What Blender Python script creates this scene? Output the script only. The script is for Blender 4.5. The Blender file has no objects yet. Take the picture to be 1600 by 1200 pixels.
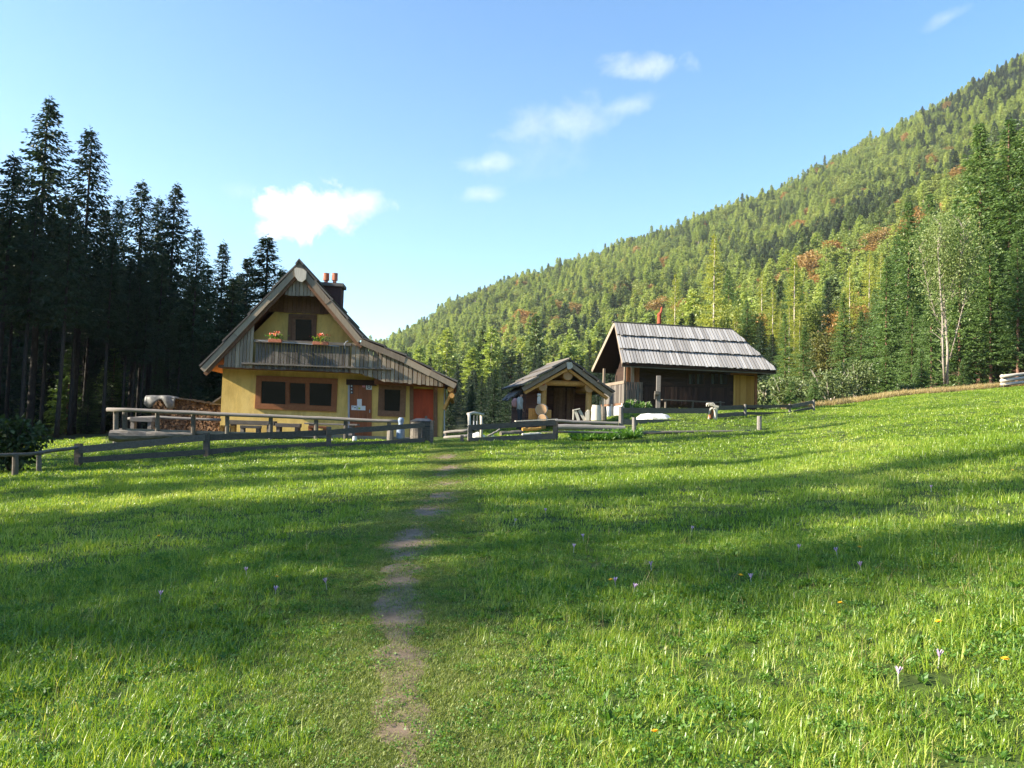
import bpy, math, random
import numpy as np
from mathutils import Vector, Matrix
R = math.radians
random.seed(7); rs = np.random.RandomState(11)
scene = bpy.context.scene
COL = scene.collection
# ---------------------------------------------------------------- camera
F = 1250.0; PITCH = R(3.2); ROLL = R(1.8)
EYE = Vector((0, 0, 1.6))
fw = Vector((0, math.cos(PITCH), math.sin(PITCH)))
u0 = Vector((0, -math.sin(PITCH), math.cos(PITCH))); r0 = Vector((1, 0, 0))
rt = r0*math.cos(ROLL) + u0*math.sin(ROLL)
up = -r0*math.sin(ROLL) + u0*math.cos(ROLL)
cd = bpy.data.cameras.new('camera'); cam = bpy.data.objects.new('camera', cd); COL.objects.link(cam)
cam.matrix_world = Matrix((( rt.x, up.x, -fw.x, EYE.x), (rt.y, up.y, -fw.y, EYE.y), (rt.z, up.z, -fw.z, EYE.z), (0, 0, 0, 1)))
cd.sensor_width = 36; cd.lens = 36*F/1600; cd.clip_start = .1; cd.clip_end = 6000
scene.camera = cam
# ---------------------------------------------------------------- light
HAZE = .00012
SUN_EL = 26; SUN_BACK = 12
world = bpy.data.worlds.new('World'); scene.world = world; world.use_nodes = True
nt = world.node_tree; N = nt.nodes; K = nt.links
for n in list(N): N.remove(n)
sky = N.new('ShaderNodeTexSky'); sky.sky_type = 'NISHITA'; sky.sun_disc = False
sky.sun_elevation = R(SUN_EL); sky.sun_rotation = R(-90-SUN_BACK)
sky.air_density = 1.0; sky.dust_density = .15; sky.ozone_density = 1.4
bg = N.new('ShaderNodeBackground'); bg.inputs['Strength'].default_value = .108
outw = N.new('ShaderNodeOutputWorld')
def _dir(px, py):
    v = fw*F + rt*(px-800) + up*(600-py); return v.normalized()
# clouds: noise puffs at fixed compass directions of the sky
geo = N.new('ShaderNodeNewGeometry')
inc = N.new('ShaderNodeVectorMath'); inc.operation = 'SCALE'; inc.inputs['Scale'].default_value = -1
K.new(geo.outputs['Incoming'], inc.inputs[0]); dirn = inc.outputs[0]
tc = N.new('ShaderNodeTexCoord'); dirn = tc.outputs['Generated']
nz = N.new('ShaderNodeTexNoise'); nz.inputs['Scale'].default_value = 22; nz.inputs['Detail'].default_value = 9; nz.inputs['Roughness'].default_value = .62
nz.inputs['Distortion'].default_value = .35
K.new(dirn, nz.inputs['Vector'])
def M(op, a, b=None, c=None, clamp=False):
    m = N.new('ShaderNodeMath'); m.operation = op; m.use_clamp = clamp
    for i, v in enumerate((a, b, c)):
        if v is None: continue
        if hasattr(v, 'default_value'): K.new(v, m.inputs[i])
        else: m.inputs[i].default_value = v
    return m.outputs[0]
total = None
# px, py, half-width px, half-height px, density, softness, tilt
for (px, py, hw, hh, dens, sft, tilt) in [(472, 330, 92, 56, 1.3, .95, .12), (540, 322, 84, 32, .8, .6, .1), (1012, 105, 80, 26, .42, .6, -.05),
        (880, 190, 130, 44, .32, .5, .2), (960, 170, 120, 20, .25, .5, .2), (770, 255, 86, 22, .34, .55, .1), (752, 304, 48, 17, .36, .55, .1),
        (1478, 28, 44, 13, .26, .5, .3), (375, 300, 36, 17, .12, .5, 0), (840, 240, 130, 50, .1, .5, .2)]:
    c = _dir(px, py)
    ax = (rt*math.cos(tilt) + up*math.sin(tilt)); ay = (up*math.cos(tilt) - rt*math.sin(tilt))
    ax = (ax - c*ax.dot(c)).normalized(); ay = (ay - c*ay.dot(c)).normalized()
    def dot(v, s):
        n = N.new('ShaderNodeVectorMath'); n.operation = 'DOT_PRODUCT'; K.new(dirn, n.inputs[0]); n.inputs[1].default_value = v*s
        return n.outputs['Value']
    X = dot(ax, F/hw); Y = dot(ay, F/hh); Z = dot(c, 1)
    r2 = M('ADD', M('MULTIPLY', X, X), M('MULTIPLY', Y, Y))
    fall = M('SUBTRACT', 1.0, M('MULTIPLY', M('SQRT', r2), 1.0))           # 1 centre .. 0 edge
    v = M('ADD', M('MULTIPLY', fall, 2.4), M('MULTIPLY', M('SUBTRACT', nz.outputs[0], .58), 4.6))
    v = M('MULTIPLY', M('SMOOTH_MIN' if False else 'MULTIPLY', v, sft, clamp=True), dens)
    v = M('MULTIPLY', v, M('GREATER_THAN', Z, .5))
    v = M('MULTIPLY', v, M('MULTIPLY', M('ADD', fall, .45), 2.2, clamp=True))
    total = v if total is None else M('MAXIMUM', total, v)
total = M('MINIMUM', total, 1.0)
hsv = N.new('ShaderNodeHueSaturation'); hsv.inputs['Saturation'].default_value = 1.24; hsv.inputs['Value'].default_value = 1.0
K.new(sky.outputs[0], hsv.inputs['Color'])
mx = N.new('ShaderNodeMixRGB'); mx.inputs[2].default_value = (4.4, 4.4, 4.5, 1)
ccol = N.new('ShaderNodeMixRGB'); n3 = N.new('ShaderNodeTexNoise'); n3.inputs['Scale'].default_value = 40; n3.inputs['Detail'].default_value = 6; K.new(dirn, n3.inputs['Vector']); K.new(M('MULTIPLY', M('SUBTRACT', n3.outputs[0], .35), 3.0, clamp=True), ccol.inputs[0]); ccol.inputs[1].default_value = (3.3, 3.5, 3.9, 1); ccol.inputs[2].default_value = (5.2, 5.15, 5.1, 1); K.new(ccol.outputs[0], mx.inputs[2])
K.new(total, mx.inputs[0]); K.new(hsv.outputs[0], mx.inputs[1]); K.new(mx.outputs[0], bg.inputs['Color']); K.new(bg.outputs[0], outw.inputs[0])
sl = bpy.data.lights.new('sun', 'SUN'); sl.energy = 5.0; sl.angle = R(.53); sl.color = (1, .90, .74)
so = bpy.data.objects.new('sun', sl); COL.objects.link(so)
sdir = Vector((-math.cos(R(SUN_BACK))*math.cos(R(SUN_EL)), -math.sin(R(SUN_BACK))*math.cos(R(SUN_EL)), math.sin(R(SUN_EL))))
so.rotation_euler = sdir.to_track_quat('Z', 'Y').to_euler(); so.location = (-30, 0, 40)
vs = scene.view_settings; vs.view_transform = 'Standard'; vs.look = 'None'; vs.gamma = 1; vs.exposure = 1.6
scene.render.engine = 'CYCLES'
scene.cycles.max_bounces = 6; scene.cycles.transparent_max_bounces = 6

def P(px, py, y):
    """point of the place seen at picture position px,py when it stands y metres in front of the camera"""
    v = fw*F + rt*(px-800) + up*(600-py)
    return EYE + v*(y/v.y)
def proj(p):
    v = Vector(p) - EYE; w = v.dot(fw)
    return 800 + F*v.dot(rt)/w, 600 - F*v.dot(up)/w
# ---------------------------------------------------------------- terrain
near_k = {940: .0405, -900: -.03, -400: -.02, 0: -.004, 200: .007, 400: .019, 600: .029, 700: .033, 800: .038, 1000: .0425, 1200: .0555, 1400: .08, 1600: .1, 2000: .13, 2600: .15}
hor = lambda px: 669.9 + .0314*(px-800)
tab = {}   # px -> [(depth, z)]
def zpy(px, py, d): return P(px, py, d).z
def spec(px, zs, pys):
    k = near_k[px]
    rows = [(0, 0), (5, 5*k), (12, 12*k), (20, 20*k), (28, 28*k)] + list(zs) + [(d, zpy(px, py, d)) for d, py in pys]
    tab[px] = rows
far_l = [(110, 655), (200, 652), (300, 648), (380, 645), (480, 640), (650, 630), (900, 612), (1400, 640)]
spec(-900, [(45, -1.0), (70, -1)], [(110, 672), (200, 660), (300, 655), (480, 650), (900, 640), (1400, 640)])
spec(-400, [(36, -.6), (45, -.5), (70, -.2)], far_l)
spec(0, [(36, .25), (45, .2), (70, .2)], far_l)
spec(200, [(31, .6), (36, .75), (45, .7), (70, .6)], far_l)
spec(400, [(31, 1.05), (36, 1.1), (46, 1.1), (70, .8)], [(110, 660), (200, 655), (300, 650), (380, 645), (480, 635), (650, 615), (900, 597), (1400, 640)])
spec(600, [(31, 1.0), (36, 1.1), (46, 1.0), (70, .2)], [(110, 668), (200, 654), (300, 634), (380, 614), (480, 592), (650, 567), (900, 543), (1400, 640)])
spec(700, [(31, 1.02), (36, 1.2), (46, 1.0), (70, .2)], [(110, 668), (200, 648), (300, 618), (380, 590), (480, 560), (650, 520), (900, 487), (1400, 600)])
spec(800, [(31, 1.15), (35, 1.5), (45, 1.8), (70, .8)], [(110, 662), (200, 636), (300, 600), (380, 566), (480, 530), (650, 480), (900, 440), (1400, 560)])
spec(940, [(31, 1.26), (34, 1.55), (38, 1.8), (43, 2.15), (52, 2.4), (70, 1.5)], [(110, 651), (200, 617), (300, 574), (380, 536), (480, 499), (650, 449), (900, 397), (1400, 510)])
spec(1000, [(31, 1.32), (34, 1.9), (38, 2.6), (42, 3.05), (52, 3.0), (70, 2)], [(110, 645), (200, 610), (300, 560), (380, 520), (480, 482), (650, 432), (900, 373), (1400, 480)])
spec(1200, [(32, 1.78), (38, 2.65), (43, 3.15), (52, 3.1), (70, 2.5)], [(110, 620), (200, 570), (300, 505), (380, 452), (480, 427), (650, 375), (900, 303), (1400, 400)])
spec(1300, [], []) if False else None
spec(1400, [(40, 3.1), (52, 4.4), (60, 5.0), (66, 5.1), (76, 4.6)], [(110, 605), (200, 530), (300, 424), (380, 338), (480, 347), (650, 277), (900, 198), (1400, 300)])
spec(1600, [(40, 4.0), (60, 6.1), (66, 6.5), (76, 6.9)], [(110, 572), (200, 480), (300, 345), (380, 225), (480, 243), (650, 167), (900, 90), (1400, 200)])
spec(2000, [(40, 5.2), (60, 8.2), (76, 9.5)], [(110, 530), (200, 410), (300, 240), (380, 90), (480, 90), (650, 20), (900, -80), (1400, 60)])
spec(2600, [(40, 6), (60, 9.5), (76, 12)], [(110, 480), (200, 330), (300, 120), (380, -40), (480, -60), (650, -130), (900, -240), (1400, 0)])
cols = np.array(sorted(tab)); 
def _zcol(i, d):
    a = np.array(tab[cols[i]]); return np.interp(d, a[:, 0], a[:, 1])
_dg = np.concatenate([np.linspace(0, 100, 201), np.geomspace(100.7, 1500, 260)])
_Z = np.array([_zcol(i, _dg) for i in range(len(cols))])
def _smooth(Zr):
    out = []
    for row in Zr:
        acc = 0
        for s in (.88, .92, .96, 1, 1.04, 1.08, 1.12): acc = acc + np.interp(_dg*s, _dg, row)
        out.append(acc/7)
    return np.array(out)
_Z = _smooth(_Z)
_pg = np.arange(-900, 2601, 20.0)
_Zp = np.array([np.interp(_pg, cols, _Z[:, j]) for j in range(len(_dg))]).T
ker = np.hanning(7)[1:-1]; ker /= ker.sum()
_pad = np.pad(_Zp, ((2, 2), (0, 0)), 'edge')
_Zp = sum(ker[i]*_pad[i:i+len(_pg)] for i in range(5))
_wv = [(rs.uniform(-1, 1), rs.uniform(-1, 1), rs.uniform(0, 6.3)) for _ in range(14)]
def wav(x, y, s, ph=0):
    t = 0
    for i, (a, b, c) in enumerate(_wv): t = t + np.sin((a*x+b*y)/s*2.2*(1+.13*i)+c+ph)
    return t/7.0
def _lookup(px, d):
    fi = np.clip((px+900)/20.0, 0, len(_pg)-1.001); i = fi.astype(int); t = fi-i
    jj = np.interp(d, _dg, np.arange(len(_dg))); j = np.minimum(jj.astype(int), len(_dg)-2); u = jj-j
    return ((_Zp[i, j]*(1-u)+_Zp[i, j+1]*u)*(1-t) + (_Zp[i+1, j]*(1-u)+_Zp[i+1, j+1]*u)*t)
AZM = math.atan(1700/1250.)
def H(x, y):
    x = np.asarray(x, float); y = np.asarray(y, float)
    d = np.hypot(x, y); az = np.arctan2(x, y); A = AZM
    azc = np.clip(az, -A, A); z = _lookup(800+1250*np.tan(azc), d*np.cos(azc))
    zo = _lookup(800+1250*np.tan(-azc), d*np.cos(azc))
    t = np.clip((np.abs(az)-A)/(math.pi-A), 0, 1)*.5
    z = z*(1-t)+zo*t
    amp = .035*np.clip((d-2)/6, 0, 1)
    z = z + amp*wav(x, y, 2.2) + .05*np.clip((d-6)/10, 0, 1)*np.clip((60-d)/20, 0, 1)*wav(x, y, 6, 2)*(1-np.clip((d-28)/4, 0, 1)) \
        + np.clip((d-130)/200, 0, 1)*6*wav(x, y, 60, 1) + np.clip((d-200)/300, 0, 1)*5*wav(x, y, 25, 4)
    return z
def h(x, y): return float(H(x, y))
def gp(px, d):
    """ground point in picture column px at depth d"""
    z = 1.0
    for _ in range(6):
        # find py giving this z at depth d in column px
        a = P(px, 0, d); b = P(px, 1000, d); t = (a.z-z)/(a.z-b.z); q = a.lerp(b, t); z = h(q.x, q.y)
    return Vector((q.x, q.y, z))

# ---------------------------------------------------------------- mesh building
class MB:
    def __init__(s): s.v = []; s.f = []; s.r = []
    def add(s, vs, fs, r=None):
        o = len(s.v); s.v += [Vector(v) for v in vs]; rr = random.random() if r is None else r
        for f in fs: s.f.append([i+o for i in f]); s.r.append(rr)
        return s
    def prism(s, poly, ext, r=None):
        n = len(poly); poly = [Vector(p) for p in poly]; ext = Vector(ext)
        nrm = Vector((0, 0, 0))
        for i in range(n): nrm += poly[i].cross(poly[(i+1) % n])
        if nrm.dot(ext) > 0: poly = poly[::-1]
        vs = poly + [p+ext for p in poly]
        fs = [list(range(n)), [n+i for i in range(n)][::-1]] + [[(i+1) % n, i, n+i, n+(i+1) % n] for i in range(n)]
        return s.add(vs, fs, r)
    def box(s, c, sx, sy, sz, rz=0, r=None, tilt=None):
        c = Vector(c); m = Matrix.Rotation(rz, 3, 'Z')
        if tilt is not None: m = m @ tilt
        q = [c + m @ Vector((x*sx/2, y*sy/2, z*sz/2)) for x, y, z in [(-1, -1, -1), (1, -1, -1), (1, 1, -1), (-1, 1, -1), (-1, -1, 1), (1, -1, 1), (1, 1, 1), (-1, 1, 1)]]
        return s.add(q, [(3, 2, 1, 0), (4, 5, 6, 7), (0, 1, 5, 4), (1, 2, 6, 5), (2, 3, 7, 6), (3, 0, 4, 7)], r)
    def beam(s, a, b, w, t, upv=(0, 0, 1), r=None):
        """plank from a to b: t across its face (along upv), w thick"""
        a = Vector(a); b = Vector(b); d = (b-a).normalized(); u = Vector(upv); u = (u-d*u.dot(d)).normalized(); n = d.cross(u)
        q = []
        for p in (a, b):
            for (i, j) in ((-1, -1), (1, -1), (1, 1), (-1, 1)): q.append(p + n*i*w/2 + u*j*t/2)
        return s.add(q, [(0, 1, 2, 3), (7, 6, 5, 4), (1, 0, 4, 5), (2, 1, 5, 6), (3, 2, 6, 7), (0, 3, 7, 4)], r)
    def tube(s, pts, rad, n=8, cap=True, r=None, wob=0):
        pts = [Vector(p) for p in pts]; m = len(pts); vs = []; fs = []
        if not hasattr(rad, '__len__'): rad = [rad]*m
        d0 = (pts[-1]-pts[0]).normalized(); ref = Vector((0, 0, 1)) if abs(d0.z) < .8 else Vector((0, 1, 0))
        for i, p in enumerate(pts):
            d = (pts[min(i+1, m-1)]-pts[max(i-1, 0)]).normalized(); a = d.cross(ref).normalized(); b = d.cross(a)
            for k in range(n):
                t = 2*math.pi*k/n; rr = rad[i]*(1+(random.uniform(-wob, wob) if wob else 0))
                vs.append(p + a*math.cos(t)*rr + b*math.sin(t)*rr)
        for i in range(m-1):
            for k in range(n): fs.append((i*n+k, i*n+(k+1) % n, (i+1)*n+(k+1) % n, (i+1)*n+k))
        if cap: fs += [tuple(range(n))[::-1], tuple((m-1)*n+k for k in range(n))]
        return s.add(vs, fs, r)
    def blob(s, c, sx, sy, sz, seed=0, amp=.18, n=10, m=7, r=None, flat=0):
        c = Vector(c); vs = []; fs = []; rr = random.Random(seed); ph = [rr.uniform(0, 6) for _ in range(6)]
        for j in range(m+1):
            th = math.pi*j/m
            for i in range(n):
                f = 2*math.pi*i/n; d = Vector((math.sin(th)*math.cos(f), math.sin(th)*math.sin(f), math.cos(th)))
                k = 1+amp*(math.sin(3*d.x+ph[0])*math.cos(4*d.y+ph[1])+.6*math.sin(6*d.z+5*d.x+ph[2])+.5*rr.uniform(-.6, .6)*math.sin(th))
                vs.append(c+Vector((d.x*sx*k, d.y*sy*k, max(d.z, -flat if flat else -1)*sz*k)))
        for j in range(m):
            for i in range(n): fs.append((j*n+i, (j+1)*n+i, (j+1)*n+(i+1) % n, j*n+(i+1) % n))
        return s.add(vs, fs, r)
    def build(s, name, mat, parent=None, smooth=False, bevel=0, org=None):
        off = Vector((0, 0, 0)); p = parent
        while p is not None: off += p.location; p = p.parent
        loc = Vector((0, 0, 0))
        if parent is None:
            if org is None: 
                xs = [v.x for v in s.v]; ys = [v.y for v in s.v]; org = ((min(xs)+max(xs))/2, (min(ys)+max(ys))/2, min(v.z for v in s.v))
            loc = Vector(org); off = loc
        me = bpy.data.meshes.new(name); me.from_pydata([v-off for v in s.v], [], s.f)
        at = me.attributes.new('rnd', 'FLOAT', 'FACE'); at.data.foreach_set('value', np.array(s.r, 'f'))
        me.materials.append(mat)
        if smooth: me.polygons.foreach_set('use_smooth', np.ones(len(me.polygons), bool))
        me.update()
        o = bpy.data.objects.new(name, me); COL.objects.link(o); o.location = loc
        if parent is not None: o.parent = parent
        if bevel:
            b = o.modifiers.new('bevel', 'BEVEL'); b.width = bevel; b.segments = 2; b.limit_method = 'ANGLE'; b.angle_limit = R(40)
        return o
def tag(o, label, cat, group=None, kind=None):
    o['label'] = label; o['category'] = cat
    if group: o['group'] = group
    if kind: o['kind'] = kind
    return o
def thing(name, loc, label, cat, group=None):
    o = bpy.data.objects.new(name, None); COL.objects.link(o); o.location = loc; o.empty_display_size = .2
    return tag(o, label, cat, group)
def struct(o): o['kind'] = 'structure'; return o
class Frame:
    """a building's own axes: s along its front, off into depth, z up"""
    def __init__(f, O, deg):
        f.O = Vector(O); t = R(deg); f.a = Vector((math.cos(t), math.sin(t), 0)); f.b = Vector((-math.sin(t), math.cos(t), 0)); f.t = t
    def w(f, s, off, z): return Vector((f.O.x, f.O.y, 0)) + f.a*s + f.b*off + Vector((0, 0, z))
    def L(f, px, py, off=0):
        v = fw*F + rt*(px-800) + up*(600-py); n = f.b; o = Vector((f.O.x, f.O.y, 0)) + f.b*off
        t = (o-EYE).dot(n)/v.dot(n); p = EYE+v*t; return (p-o).dot(f.a), p.z
    def W(f, px, py, off=0):
        s, z = f.L(px, py, off); return f.w(s, off, z)
# ---------------------------------------------------------------- materials
def _nodes(name):
    m = bpy.data.materials.new(name); m.use_nodes = True; t = m.node_tree
    for n in list(t.nodes): t.nodes.remove(n)
    return m, t, t.nodes, t.links
def ramp(t, fac, cs):
    r = t.nodes.new('ShaderNodeValToRGB'); e = r.color_ramp.elements
    while len(e) < len(cs): e.new(.5)
    for i, (p, c) in enumerate(cs): e[i].position = p; e[i].color = (c[0], c[1], c[2], 1)
    t.links.new(fac, r.inputs[0]); return r.outputs[0]
def mth(t, op, a, b=None, clamp=False):
    m = t.nodes.new('ShaderNodeMath'); m.operation = op; m.use_clamp = clamp
    for i, v in enumerate((a, b)):
        if v is None: continue
        if hasattr(v, 'default_value'): t.links.new(v, m.inputs[i])
        else: m.inputs[i].default_value = v
    return m.outputs[0]
def solid(name, cs, scale=(1, 1, 1), ns=4, rough=.85, rnd=.4, bump=.3, spec=.3, detail=6, metal=0, stain=0):
    """colours cs spread over grain noise and a per-piece random value"""
    m, t, n, k = _nodes(name)
    tc = n.new('ShaderNodeTexCoord'); mp = n.new('ShaderNodeMapping'); mp.inputs['Scale'].default_value = scale
    k.new(tc.outputs['Object'], mp.inputs[0])
    no = n.new('ShaderNodeTexNoise'); no.inputs['Scale'].default_value = ns; no.inputs['Detail'].default_value = detail; no.inputs['Roughness'].default_value = .65
    k.new(mp.outputs[0], no.inputs['Vector'])
    at = n.new('ShaderNodeAttribute'); at.attribute_name = 'rnd'
    nn = mth(t, 'ADD', mth(t, 'MULTIPLY', mth(t, 'SUBTRACT', no.outputs[0], .5), 1.9), .5)
    f = mth(t, 'ADD', mth(t, 'MULTIPLY', nn, 1-rnd), mth(t, 'MULTIPLY', at.outputs['Fac'], rnd), True)
    if len(cs) == 1: cs = [tuple(c*.75 for c in cs[0]), tuple(min(1, c*1.2) for c in cs[0])]
    c = ramp(t, f, [(i/(len(cs)-1), x) for i, x in enumerate(cs)])
    if stain:
        m2 = n.new('ShaderNodeMapping'); m2.inputs['Scale'].default_value = (1.6, 1.6, .45); k.new(tc.outputs['Object'], m2.inputs[0])
        s2 = n.new('ShaderNodeTexNoise'); s2.inputs['Scale'].default_value = 1.7; s2.inputs['Detail'].default_value = 9; s2.inputs['Roughness'].default_value = .7; k.new(m2.outputs[0], s2.inputs['Vector'])
        sc_ = ramp(t, s2.outputs[0], [(.36, (1-stain, 1-stain*1.1, 1-stain*1.3)), (.56, (1, 1, 1))]); mm = n.new('ShaderNodeMixRGB'); mm.blend_type = 'MULTIPLY'; mm.inputs[0].default_value = 1; k.new(c, mm.inputs[1]); k.new(sc_, mm.inputs[2]); c = mm.outputs[0]
    b = n.new('ShaderNodeBsdfPrincipled'); b.inputs['Roughness'].default_value = rough; b.inputs['Specular IOR Level'].default_value = spec; b.inputs['Metallic'].default_value = metal
    k.new(c, b.inputs['Base Color'])
    if bump:
        bp = n.new('ShaderNodeBump'); bp.inputs['Strength'].default_value = bump; bp.inputs['Distance'].default_value = .02
        k.new(no.outputs[0], bp.inputs['Height']); k.new(bp.outputs[0], b.inputs['Normal'])
    o = n.new('ShaderNodeOutputMaterial'); k.new(b.outputs[0], o.inputs[0]); return m
def leaf(name, cs, trans=.35, wrnd=.5, worldn=0, gloss=.03, rough=.5, wscale=.15):
    m, t, n, k = _nodes(name)
    at = n.new('ShaderNodeAttribute'); at.attribute_name = 'rnd'
    oi = n.new('ShaderNodeObjectInfo')
    f = mth(t, 'ADD', mth(t, 'MULTIPLY', at.outputs['Fac'], wrnd), mth(t, 'MULTIPLY', oi.outputs['Random'], 1-wrnd), True)
    if worldn:
        g = n.new('ShaderNodeNewGeometry'); no = n.new('ShaderNodeTexNoise'); no.inputs['Scale'].default_value = wscale; no.inputs['Detail'].default_value = 4
        k.new(g.outputs['Position'], no.inputs['Vector'])
        f = mth(t, 'ADD', f, mth(t, 'MULTIPLY', mth(t, 'SUBTRACT', no.outputs[0], .5), worldn), True)
    c = ramp(t, f, [(i/(len(cs)-1), x) for i, x in enumerate(cs)])
    d = n.new('ShaderNodeBsdfDiffuse'); tr = n.new('ShaderNodeBsdfTranslucent'); k.new(c, d.inputs[0])
    hs = n.new('ShaderNodeMixRGB'); hs.blend_type = 'MULTIPLY'; hs.inputs[0].default_value = 1; hs.inputs[2].default_value = (1.25, 1.2, .6, 1); k.new(c, hs.inputs[1]); k.new(hs.outputs[0], tr.inputs[0])
    mx = n.new('ShaderNodeMixShader'); mx.inputs[0].default_value = trans; k.new(d.outputs[0], mx.inputs[1]); k.new(tr.outputs[0], mx.inputs[2])
    o = n.new('ShaderNodeOutputMaterial')
    if gloss:
        gl = n.new('ShaderNodeBsdfGlossy'); gl.inputs['Roughness'].default_value = rough; gl.inputs[0].default_value = (1, 1, 1, 1)
        m2 = n.new('ShaderNodeMixShader'); m2.inputs[0].default_value = gloss; k.new(mx.outputs[0], m2.inputs[1]); k.new(gl.outputs[0], m2.inputs[2]); k.new(m2.outputs[0], o.inputs[0])
    else: k.new(mx.outputs[0], o.inputs[0])
    return m
VZ = (9, 9, .7); HX = (.8, 9, 9)
grey_v = solid('grey_weathered_boards', [(.055, .045, .038), (.14, .12, .10), (.26, .23, .19)], VZ, 3, rnd=.6)
warm_v = solid('half_weathered_boards', [(.16, .12, .085), (.32, .255, .185), (.48, .38, .26)], VZ, 3, rnd=.6)
orange_v = solid('orange_new_boards', [(.42, .20, .06), (.60, .34, .13), (.55, .42, .26)], VZ, 3, rnd=.5)
grey_h = solid('grey_weathered_timber', [(.065, .055, .045), (.145, .125, .10), (.27, .24, .20)], (1.2, 6, 6), 3, rnd=.4)
rail_w = solid('pale_weathered_pole', [(.14, .125, .105), (.23, .205, .18), (.33, .30, .265)], (1, 6, 6), 4, rnd=.3)
dark_fence = solid('dark_fence_board', [(.07, .058, .044), (.14, .118, .095), (.24, .205, .17)], (1, 8, 8), 3, rnd=.35)
red_wood = solid('red_brown_timber', [(.16, .055, .025), (.26, .10, .04), (.36, .15, .06)], (3, 3, 3), 3, rnd=.4)
brown_wood = solid('brown_timber', [(.10, .05, .028), (.19, .10, .055), (.28, .16, .09)], (3, 3, 3), 3, rnd=.4)
dark_wood = solid('dark_stained_planks', [(.022, .013, .010), (.05, .028, .02), (.095, .05, .032)], VZ, 3, rnd=.5)
dark_log = solid('dark_stained_logs', [(.022, .014, .011), (.045, .028, .02), (.08, .045, .03)], (1, 6, 6), 3, rnd=.5)
log_warm = solid('honey_coloured_logs', [(.42, .20, .055), (.66, .35, .11), (.76, .48, .19)], (4, 4, 4), 3, rnd=.4)
log_end = solid('cut_log_end', [(.34, .19, .09), (.50, .31, .16), (.58, .42, .26)], (14, 14, 14), 3, rnd=.3)
pale_wood = solid('bleached_wood', [(.42, .36, .28), (.60, .54, .44), (.75, .68, .56)], VZ, 3, rnd=.3)
golden = solid('golden_larch_boards', [(.30, .14, .03), (.48, .25, .055), (.60, .36, .10)], VZ, 4, rnd=.6)
roofb = solid('silver_roof_boards', [(.19, .175, .155), (.39, .365, .335), (.57, .55, .515)], VZ, 3, rnd=.55)
roofd = solid('dark_wooden_shingles', [(.07, .06, .055), (.13, .115, .10), (.22, .20, .17)], (4, 4, 4), 4, rnd=.5)
yellow = solid('yellow_render', [(.66, .44, .12), (.80, .56, .165), (.86, .63, .22)], (1, 1, .6), 1.6, rnd=.0, bump=.15, detail=10, stain=.24)
orange_door = solid('orange_red_door', [(.34, .045, .014), (.44, .065, .018), (.48, .085, .024)], VZ, 2, rnd=.3, rough=.6, bump=.1, stain=.35)
rust_door = solid('reddish_brown_door', [(.17, .055, .022), (.30, .10, .035), (.40, .16, .06)], VZ, 3, rnd=.4, rough=.6)
brick = solid('brown_chimney', [(.06, .03, .025), (.11, .055, .045), (.15, .08, .06)], (3, 3, 8), 4, rnd=.3)
terra = solid('terracotta', [(.36, .11, .06), (.52, .18, .10), (.60, .26, .16)], (3, 3, 3), 4, rnd=.3)
white_m = solid('white_paint', [(.68, .67, .64), (.80, .79, .76), (.85, .84, .82)], (1, 1, 1), 4, rnd=.2, bump=.1)
paper = solid('white_paper', [(.66, .68, .66), (.8, .8, .78)], (1, 1, 1), 4, rnd=.2, bump=0)
ink = solid('dark_print', [(.03, .035, .04), (.06, .07, .08)], (1, 1, 1), 4, bump=0)
inkg = solid('yellow_green_print', [(.35, .5, .05), (.45, .6, .08)], (1, 1, 1), 4, bump=0)
pinkp = solid('pink_paper', [(.6, .22, .25), (.7, .4, .42)], (1, 1, 1), 4, bump=0)
lime = solid('whitewashed_stone', [(.52, .50, .47), (.72, .70, .66), (.84, .82, .78)], (1, 1, 1), 2.5, rnd=.2, bump=.5)
stone = solid('pale_limestone', [(.42, .39, .34), (.60, .57, .52), (.74, .71, .66)], (1, 1, 1), 3, rnd=.3, bump=.5)
soil = solid('trodden_soil', [(.08, .065, .035), (.19, .135, .085), (.30, .225, .15)], (1, 1, 1), 7, rnd=.0, bump=1.0, detail=12)
bark = solid('grey_spruce_bark', [(.022, .02, .016), (.044, .039, .033), (.085, .076, .065)], (4, 4, 1), 3, rnd=.2, bump=.6)
bark_r = solid('reddish_spruce_bark', [(.12, .06, .042), (.24, .13, .09), (.40, .28, .22)], (4, 4, 1.2), 3, rnd=.2, bump=.6)
bark_w = solid('pale_bark', [(.34, .28, .22), (.52, .45, .37), (.66, .60, .52)], (4, 4, 1), 3, rnd=.2, bump=.4)
plastic_d = solid('dark_tarpaulin', [(.03, .032, .035), (.06, .06, .06), (.12, .12, .12)], (2, 2, 2), 3, rough=.35, rnd=.2)
tarp_g = solid('grey_tarpaulin', [(.07, .07, .065), (.15, .145, .13), (.26, .25, .23)], (2, 2, 2), 3, rough=.5, rnd=.2)
split_w = solid('split_firewood', [(.05, .032, .022), (.15, .085, .048), (.32, .20, .11)], (5, 5, 5), 4, rnd=.8)
blue_m = solid('blue_grey_enamel', [(.16, .21, .29), (.25, .32, .42), (.36, .43, .52)], (1, 1, 1), 4, rough=.4, rnd=.2)
metal_d = solid('dark_metal', [(.03, .03, .03), (.06, .06, .06)], (1, 1, 1), 4, rough=.5, bump=0)
metal_g = solid('grey_metal', [(.32, .33, .35), (.45, .46, .48)], (1, 1, 1), 4, rough=.4, bump=0)
red_pot = solid('red_clay_pipe', [(.32, .07, .035), (.44, .11, .055)], (1, 1, 1), 4, rnd=.2)
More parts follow.
